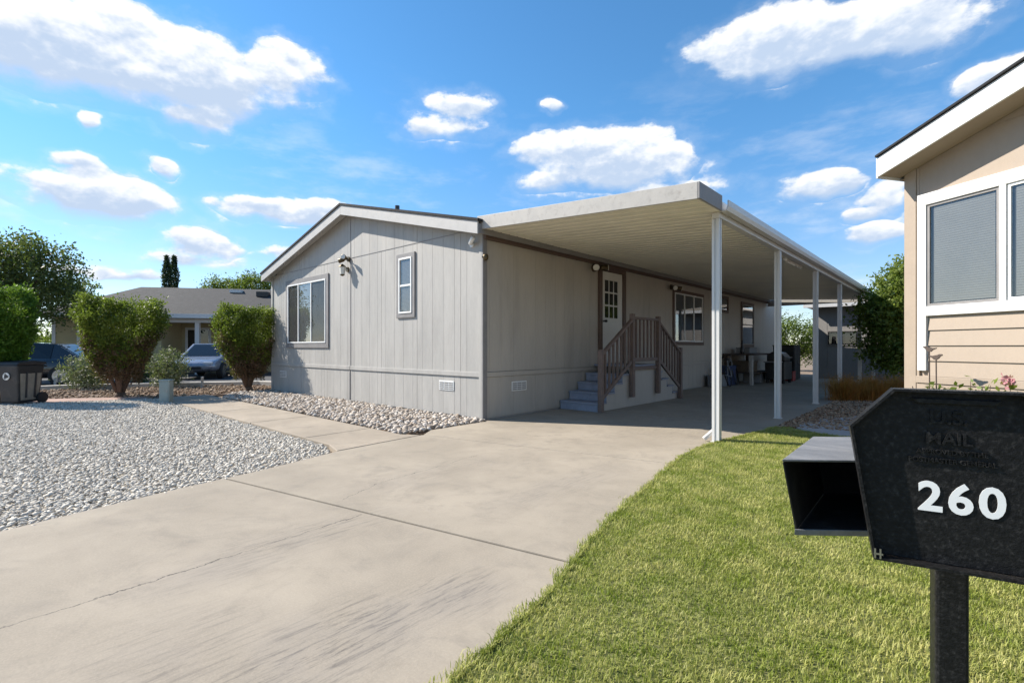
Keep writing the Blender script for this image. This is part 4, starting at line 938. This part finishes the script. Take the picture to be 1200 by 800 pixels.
link('blades', np_mesh('blades', A, np.concatenate([k + np.array([[0, 1, 2, 3]]), k + np.array([[3, 2, 4]])], 1).reshape(-1), np.tile([4, 3], n)), 'drygrass', t)
link('seed_heads', leaf_mesh('seed_heads', tip[::3], .05, .2, .6), 'drygrass', t)

# ================================================================== YELLOW HOUSE ACROSS THE WAY
yu = RV * .98 + FV * .2; yu /= np.hypot(*yu); YA = math.atan2(yu[1], yu[0]); yo = CAM + ray(62) * 21.5
yh = thing('yellow_house', 'low yellow house with grey hip roof and white porch post', 'house', (yo[0], yo[1], -.05), YA)
YW, YD, YZ = 16., 8., 2.75
PX0 = 4.2                                         # the porch recess starts here
B().box(0, PX0, 0, YD, 0, YZ).build('wall', 'yellow', yh); B().box(PX0 + .001, YW, 2.0, YD, 0, YZ - .01).build('wall', 'yellow', yh)
B().box(-.03, .10, -.03, .10, 0, YZ - .02).build('corner_board', 'whitetrim', yh, .005)
rb = B(); e = .45; rz0, rz1 = YZ - .02, YZ + 1.62; yr = 3.8
rb.add([(-e, -e, rz0), (YW + e, -e, rz0), (YW + e, YD + e, rz0), (-e, YD + e, rz0), (1.6, yr, rz1), (YW - 2, yr, rz1)], [(0, 1, 5, 4), (1, 2, 5), (2, 3, 4, 5), (3, 0, 4), (3, 2, 1, 0)]); rf = rb.build('roof', 'roofgrey', yh)
for q in ((-e - .02, YW + e, -e - .03, -e, rz0 - .17, rz0 + .02), (-e - .03, -e, -e, YD + e, rz0 - .17, rz0 + .02)): B().box(*q).build('fascia', 'whitetrim', yh, .004)
for x in (5.65, 9.6): B().box(x - .09, x + .09, .0, .18, 0, rz0 - .001).build('porch_post', 'whitetrim', yh, .005)
B().box(4.22, YW, -.05, .2, rz0 - .35, rz0 - .175).build('porch_beam', 'whitetrim', yh, .004)
window(yh, (4.45, 1.998, .9), (1, 0), 1.0, 1.25, 2, 1, .08, trimm='whitetrim', blinds=False)
window(yh, (1.0, -.002, 1.0), (1, 0), 1.4, 1.1, 2, 1, .09, trimm='whitetrim', blinds=True)
t = thing('porch_lantern', 'dark wall lantern under the porch of the yellow house', 'lantern', tuple(Matrix.Translation(yh.location) @ Matrix.Rotation(YA, 4, 'Z') @ Vector((6.9, 1.999, 2.02))), YA)
B().box(-.06, .06, -.02, 0, -.05, .15).build('base_plate', 'blackmetal', t); B().lathe([(.05, -.12), (.11, .1), (.03, .2)], 6, (0, -.14, 0)).build('cage', 'blackmetal', t)
def roof_at(x, f):                                 # a point on the front slope, f = 0 at the eave, 1 at the ridge
    return (x, -e + (yr + e) * f, rz0 + (rz1 - rz0) * f)
for x, f, kind in ((6.3, .86, 0), (7.75, .72, 1), (8.8, .55, 2), (9.3, .78, 1), (11.7, .62, 2), (12.0, .64, 2)):
    q = Vector(roof_at(x, f)); v = B()
    if kind == 2: v.tube([q, q + Vector((0, 0, .32))], .11, 10); v.lathe([(.17, .3), (.17, .36), (.03, .42)], 10, tuple(q))
    else: v.box(q.x - .28, q.x + .28, q.y - .22, q.y + .25, q.z - .05, q.z + (.10 if kind == 0 else .20))
    v.build('roof_vent', 'blackmetal' if kind else 'whitealu', yh)

# ================================================================== VEHICLES
def car(name, label, loc, rz, m, L=4.5, Wd=1.8, Hh=1.45, suv=False):
    t = thing(name, label, 'car', loc, rz)          # local +x is the nose
    hw = Wd / 2
    st_ = [(-L / 2, .62, .42, .80), (-L / 2 + .12, .78, .30, .88), (-L * .36, .94, .24, .93), (-L * .1, .98, .22, .93), (L * .16, .98, .22, .92), (L * .3, .96, .24, .87), (L / 2 - .25, .88, .27, .76), (L / 2 - .05, .72, .34, .66), (L / 2, .55, .42, .58)]
    b = B(); n = 9
    for x, wf, zb, zt in st_:
        w = hw * wf / .98; mid = (zb + zt) / 2
        b.v += [(x, -w * .82, zb), (x, -w * .98, zb + .12), (x, -w, mid), (x, -w * .95, zt - .07), (x, -w * .82, zt), (x, w * .82, zt), (x, w * .95, zt - .07), (x, w, mid), (x, w * .98, zb + .12), (x, w * .82, zb)]
    m_ = 10
    for i in range(len(st_) - 1):
        for k in range(m_): b.f.append((i * m_ + k, i * m_ + (k + 1) % m_, (i + 1) * m_ + (k + 1) % m_, (i + 1) * m_ + k))
    b.f += [tuple(range(m_)), tuple((len(st_) - 1) * m_ + k for k in range(m_))]
    body = b.build('body', m, t, 0, True); mod = body.modifiers.new('sub', 'SUBSURF'); mod.levels = mod.render_levels = 2
    zb = .88
    cab = [(-L * (.47 if suv else .40), .70, zb), (-L * (.40 if suv else .24), .62, Hh - .05), (-L * .08, .64, Hh), (L * .07, .62, Hh - .03), (L * .25, .74, zb - .02)]
    c = B()
    for i, (x, wf, z) in enumerate(cab):
        lo = zb - .04
        c.v += [(x, -hw * .86 if z < Hh - .2 else -hw * .86, lo), (x, -hw * wf if z > zb + .1 else -hw * .84, z), (x, hw * wf if z > zb + .1 else hw * .84, z), (x, hw * .86, lo)]
    for i in range(len(cab) - 1):
        for k in range(4): c.f.append((i * 4 + k, i * 4 + (k + 1) % 4, (i + 1) * 4 + (k + 1) % 4, (i + 1) * 4 + k))
    c.build('cabin', m, t, .04)
    # panes set just proud of the cabin
    def pane(pts, off, nm='window'):
        q = [Vector(p) for p in pts]; nrm = (q[1] - q[0]).cross(q[2] - q[0]).normalized(); cen = sum(q, Vector()) / len(q)
        q = [cen + (p - cen) * .86 for p in q]
        if nrm.dot(cen - Vector((0, 0, .8))) < 0: nrm = -nrm
        B().add([p + nrm * off for p in q] + [p + nrm * (off + .008) for p in q], [(0, 1, 2, 3), (4, 5, 6, 7), (0, 1, 5, 4), (1, 2, 6, 5), (2, 3, 7, 6), (3, 0, 4, 7)]).build(nm, 'darkglass', t)
    V = c.v
    pane((V[0], V[1], V[2], V[3]) if False else (V[1], V[5], V[6], V[2]), .006, 'rear_window'); pane((V[13], V[17], V[18], V[14]), .006, 'windscreen')
    for s, (a0, a1, b0, b1) in ((0, (4, 5, 9, 8)), (0, (8, 9, 13, 12)), (1, (7, 6, 10, 11)), (1, (11, 10, 14, 15))): pane((V[a0], V[a1], V[b0], V[b1]), .006)
    for sx in (-1, 1):
        for sy in (-1, 1):
            wx, wy = sx * L * .3 + .02, sy * (hw - .10)
            w = B(); w.tube([(wx, wy - .10, .33), (wx, wy + .10, .33)], .33, 22); tr = w.build('wheel', 'tyre', t, .02)
            B().tube([(wx, wy + sy * .085, .33), (wx, wy + sy * .108, .33)], .21, 16).build('rim', 'rim', tr)
    for sy in (-1, 1):
        B().box(L / 2 - .22, L / 2 - .03, sy * hw * .62 - .16, sy * hw * .62 + .16, .58, .68).build('headlight', 'headlamp', t, .03)
        B().box(-L / 2 + .005, -L / 2 + .12, sy * hw * .66 - .14, sy * hw * .66 + .14, .68, .82).build('tail_light', 'redlamp', t, .03)
    B().box(-L / 2 - .012, -L / 2 + .02, -.26, .26, .52, .65).build('number_plate', 'plate', t)
    B().box(L / 2 - .03, L / 2 + .005, -.35, .35, .40, .50).build('grille', 'blackmetal', t, .01)
    B().box(-L / 2 - .01, -L / 2 + .05, -hw * .7, hw * .7, .34, .46).build('bumper', 'blackmetal', t, .02)
    return t
p = at(247, 440, 21.); fa = math.atan2(FV[1], FV[0])
car('parked_car', 'silver car parked in front of the yellow house porch', (p.x, p.y, -.04), fa + math.pi + R(14), 'silver', 4.4, 1.8, 1.42)
p = at(28, 446, 16.2)
car('parked_car', 'black car parked behind the trash bins under the tree', (p.x, p.y, -.04), YA + math.pi + R(6), 'blackpaint', 4.7, 1.85, 1.40)

# ================================================================== BINS, PEDESTAL
def bin_(label, px, py, d, rz, beige):
    p = at(px, py, d); t = thing('trash_bin', label, 'bin', (p.x, p.y, -.02), rz); t.scale = (.88, .88, .92)
    b = B(); w0, w1, d0, d1, h = .22, .29, .25, .33, .92
    b.add([(-w0, -d0, .04), (w0, -d0, .04), (w0, d0, .04), (-w0, d0, .04), (-w1, -d1, h), (w1, -d1, h), (w1, d1, h), (-w1, d1, h)], [(3, 2, 1, 0), (4, 5, 6, 7), (0, 1, 5, 4), (1, 2, 6, 5), (2, 3, 7, 6), (3, 0, 4, 7)]); b.build('body', 'binblack', t, .03)
    l = B(); l.prism([(-.35, h + .002), (.37, h + .002), (.36, h + .06), (.05, h + .10), (-.30, h + .07)], lambda u, v, q: (-.305 + .61 * q, u, v)); l.build('lid', 'binblack', t, .015)
    B().tube([(-.26, .40, h - .04), (.26, .40, h - .04)], .018, 8).build('handle', 'binblack', t)
    for s in (-1, 1): B().tube([(s * .25, .27, .13), (s * .31, .27, .13)], .13, 16).build('wheel', 'tyre', t)
    if beige:  # beige panel laid over one side of the black body
        B().add([(.232, -.20, .10), (.232, .20, .10), (.279, .25, .72), (.279, -.25, .72), (.245, -.20, .10), (.245, .20, .10), (.292, .25, .72), (.292, -.25, .72)], [(0, 1, 2, 3), (4, 5, 6, 7), (0, 1, 5, 4), (1, 2, 6, 5), (2, 3, 7, 6), (3, 0, 4, 7)]).build('beige_panel', 'bingrey', t)
        for yy in (-.1, .1): B().bar((.262, yy, .15), (.296, yy * 1.1, .74), .03, .03).build('rib', 'binblack', t)
        e_ = B(); e_.tube([(0, -.318, .66), (0, -.332, .66)], .085, 20); em = e_.build('emblem', 'plastic', t)
        B().tube([(0, -.333, .66), (0, -.336, .66)], .045, 16).build('emblem_centre', 'binblack', em)
        for k in range(3):
            a = R(90 + 120 * k); B().tube([(math.cos(a) * .06, -.333, .66 + math.sin(a) * .06), (math.cos(a + .9) * .065, -.3335, .66 + math.sin(a + .9) * .065)], .008, 5).build('emblem_arrow', 'binblack', em)
bin_('black wheeled trash bin with round white emblem and faded side panel', 24, 472, 10.75, _a + R(-4), True)
bin_('plain black wheeled trash bin beside the one with the emblem', -14, 471, 11.0, _a + R(8), False)
p = at(195, 470, 11.05); t = thing('utility_pedestal', 'short pale green utility pedestal at the edge of the white gravel', 'utility box', (p.x, p.y, -.03), _a + R(10))
B().box(-.105, .105, -.10, .10, 0, .48).build('body', 'pedgreen', t, .012); B().box(-.115, .115, -.11, .11, .481, .515).build('cap', 'pedgreen', t, .01); B().box(-.08, .08, -.107, -.101, .06, .43).build('door', 'pedgreen', t, .003)
B().box(.05, .065, -.113, -.107, .24, .29).build('latch', 'rim', t)
for (px, py, d), lb in zip(((64.5, 452, 15.6), (113, 450, 15.5), (237, 448, 15.2)), ('short pale marker stake beside the kerb by the black car', 'short pale marker stake beside the kerb behind the shrub by the pedestal', 'short pale marker stake beside the kerb before the silver car')):
    p = at(px, py, d); t = thing('marker_stake', lb, 'stake', (p.x, p.y, -.04), 0, 'marker stakes along the kerb'); B().box(-.03, .03, -.03, .03, 0, .30).build('shaft', 'paleboard', t, .004); B().box(-.034, .034, -.034, .034, .30, .34).build('top', 'whitetrim', t, .004)

# ================================================================== THINGS UNDER AND BEHIND THE CARPORT
t = thing('workbench', 'cluttered dark workbench with one pale leg against the side wall', 'workbench', (0, 0, 0))
B().box(.06, 1.0, 11.0, 13.4, .95, 1.0).build('top', 'rust', t, .006)
for x, y, m in ((.92, 11.06, 'paleboard'), (.12, 11.06, 'rust'), (.92, 13.3, 'rust'), (.12, 13.3, 'rust')): B().box(x - .045, x + .045, y - .045, y + .045, .0, .949).build('leg', m, t, .005)
B().box(.08, .98, 11.1, 13.3, .36, .39).build('shelf', 'rust', t, .004)
def crate(name, label, cat, x0, x1, y0, y1, z0, z1, m, lid=True):
    t = thing(name, label, cat, ((x0 + x1) / 2, (y0 + y1) / 2, z0), R(random.uniform(-7, 7))); w, d, h = (x1 - x0) / 2, (y1 - y0) / 2, z1 - z0
    B().box(-w, w, -d, d, 0, h * .86).build('body', m, t, .012)
    if lid: B().box(-w - .012, w + .012, -d - .012, d + .012, h * .86 + .001, h).build('lid', m, t, .01)
    for s in (-1, 1): B().box(-.06, .06, s * (d + .012) - .008, s * (d + .012) + .008, h * .55, h * .65).build('handle', 'rust', t)
crate('storage_box', 'grey storage box on the workbench top', 'box', .2, .65, 11.9, 12.5, 1.001, 1.2, 'greybox')
crate('storage_box', 'cardboard box on the shelf of the workbench', 'box', .2, .8, 11.3, 12.0, .391, .75, 'card')
crate('storage_box', 'grey storage tub on the floor under the workbench', 'box', .3, .85, 12.2, 12.9, .001, .33, 'greybox')
crate('storage_box', 'blue cloth covered box against the wall before the workbench', 'box', .05, .5, 10.3, 10.85, .001, .62, 'bluebox')
crate('storage_box', 'low pale box on the floor before the workbench', 'box', .1, .5, 9.5, 10.1, .001, .36, 'greybox')
crate('storage_box', 'red box on the floor beside the tall black cabinet', 'box', 1.15, 1.45, 14.0, 14.3, .001, .35, 'redbox')
t = thing('spray_bottle', 'dark bottle standing on the workbench top', 'bottle', (.55, 11.35, 1.001)); B().lathe([(.05, 0), (.055, .02), (.055, .2), (.02, .26), (.02, .33), (.03, .335), (.03, .39)], 12).build('body', 'blackmetal', t, 0, True); B().lathe([(.032, .391), (.032, .43)], 12).build('cap', 'binblack', t)
def bicycle(label, loc, rz, tilt):
    t = thing('bicycle', label, 'bicycle', loc, rz); t.rotation_euler = (tilt, 0, rz)
    for x in (-.5, .5):
        pts = [(x + .32 * math.cos(a), 0, .34 + .32 * math.sin(a)) for a in np.linspace(0, 2 * math.pi, 25)]
        w = B().tube(pts, .018, 6).build('wheel', 'tyre', t); sp_ = B()
        for k in range(10): a = k * math.pi / 5; sp_.tube([(x, 0, .34), (x + .3 * math.cos(a), 0, .34 + .3 * math.sin(a))], .002, 4)
        sp_.build('spokes', 'rim', w)
    f = B(); 
    for a, c in (((-.5, 0, .34), (-.05, 0, .30)), ((-.05, 0, .30), (-.18, 0, .82)), ((-.5, 0, .34), (-.16, 0, .76)), ((-.16, 0, .76), (.36, 0, .80)), ((-.05, 0, .30), (.37, 0, .72)), ((.5, 0, .34), (.35, 0, .88))): f.tube([a, c], .017, 8)
    f.build('frame', 'greybox', t)
    B().box(-.30, -.06, -.07, .07, .83, .88).build('saddle', 'blackmetal', t, .02)
    B().tube([(.40, -.28, .95), (.36, -.1, .98), (.36, .1, .98), (.40, .28, .95)], .014, 8).build('handlebar', 'blackmetal', t)
    B().tube([(.355, 0, .86), (.36, 0, .98)], .015, 8).build('stem', 'blackmetal', t)
bicycle('grey bicycle leaning before the workbench under the carport', (.62, 10.35, .0), R(96), R(-12))
t = thing('barbecue', 'dark barbecue with round lid next to the workbench', 'barbecue', (1.25, 12.9, 0))
B().box(-.3, .3, -.5, .5, .12, .72).build('cabinet', 'blackmetal', t, .02); l = B(); l.prism([(-.28, .73), (.28, .73), (.28, .88), (.16, 1.02), (-.1, 1.06), (-.28, .95)], lambda u, v, q: (u, -.36 + .72 * q, v)); l.build('lid', 'blackmetal', t, .03)
B().box(-.25, .25, -.85, -.505, .70, .74).build('side_shelf', 'greybox', t, .008); B().tube([(.30, -.3, .86), (.34, -.3, .86), (.34, .3, .86), (.30, .3, .86)], .012, 8).build('handle', 'rim', t)
for sx in (-.24, .24):
    for sy in (-.42, .42): B().lathe([(.05, .0), (.05, .119)], 10, (sx, sy, 0)).build('caster', 'tyre', t)
t = thing('storage_cabinet', 'tall narrow black cabinet behind the barbecue at the carport end', 'cabinet', (1.0, 15.0, 0))
B().box(-.35, .35, -.45, .45, .02, 1.25).build('body', 'binblack', t, .015); B().box(-.37, .37, -.47, .47, 1.251, 1.29).build('top', 'binblack', t, .01)
for s in (-1, 1): dd = B().box(.351, .37, -.215 + s * .22, .215 + s * .22, .06, 1.2).build('door', 'binblack', t, .004); B().box(.3705, .39, -s * .17 + s * .22 - .01, -s * .17 + s * .22 + .01, .6, .75).build('handle', 'rim', dd)

p = Vector((1.5, 17.3, 0))
sh = thing('garden_shed', 'grey shed with flat overhanging roof behind the carport', 'shed', (p.x, p.y, -.03), R(2))
SW, SD, SZ = 2.8, 3.0, 2.86
B().box(0, SW, 0, SD, 0, SZ).build('wall', 'shedwall', sh)
k = 0.
while k < SW - .01: w = min(.42, SW - k); B().box(k + .006, k + w - .006, -.016, -.001, .06, SZ - .02).build('wall_board', 'shedwall', sh, .003); k += .42
B().box(-.35, SW + .3, -.4, SD + .3, SZ + .001, SZ + .09).build('roof', 'shedroof', sh, .01); B().box(-.35, SW + .3, -.43, -.401, SZ - .05, SZ + .10).build('fascia', 'whitetrim', sh, .005)
window(sh, (.45, -.017, 1.35), (1, 0), .95, .5, 2, 1, .05, frame='blackmetal', trimm='trim', blinds=False)
t = thing('antenna', 'small T shaped antenna on the shed roof', 'antenna', (p.x + .3, p.y + .3, SZ + .06)); B().tube([(0, 0, 0), (.05, 0, .45)], .02, 8).build('mast', 'whitealu', t); B().bar((-.35, .0, .40), (.42, .0, .52), .08, .04).build('bar', 'whitealu', t, .006)
# far hill and a pale block wall at the back
hl = B(); pts = []
n = 60
for i in range(n + 1):
    a = i / n; x = -500 + 1000 * a; h = 10 + 7 * math.sin(a * 9) + 4 * math.sin(a * 23 + 1) + 2 * math.sin(a * 61)
    pts.append((x, max(2, h)))
for i, (x, h) in enumerate(pts): hl.v += [(x, 420, -1), (x, 440 + 20 * math.sin(i), h * .6), (x, 480, h), (x, 560, -1)]
for i in range(n):
    for k in range(3): a = i * 4 + k; hl.f.append((a, a + 4, a + 5, a + 1))
tag(hl.build('hill', 'hill', None, 0, True), kind='structure')
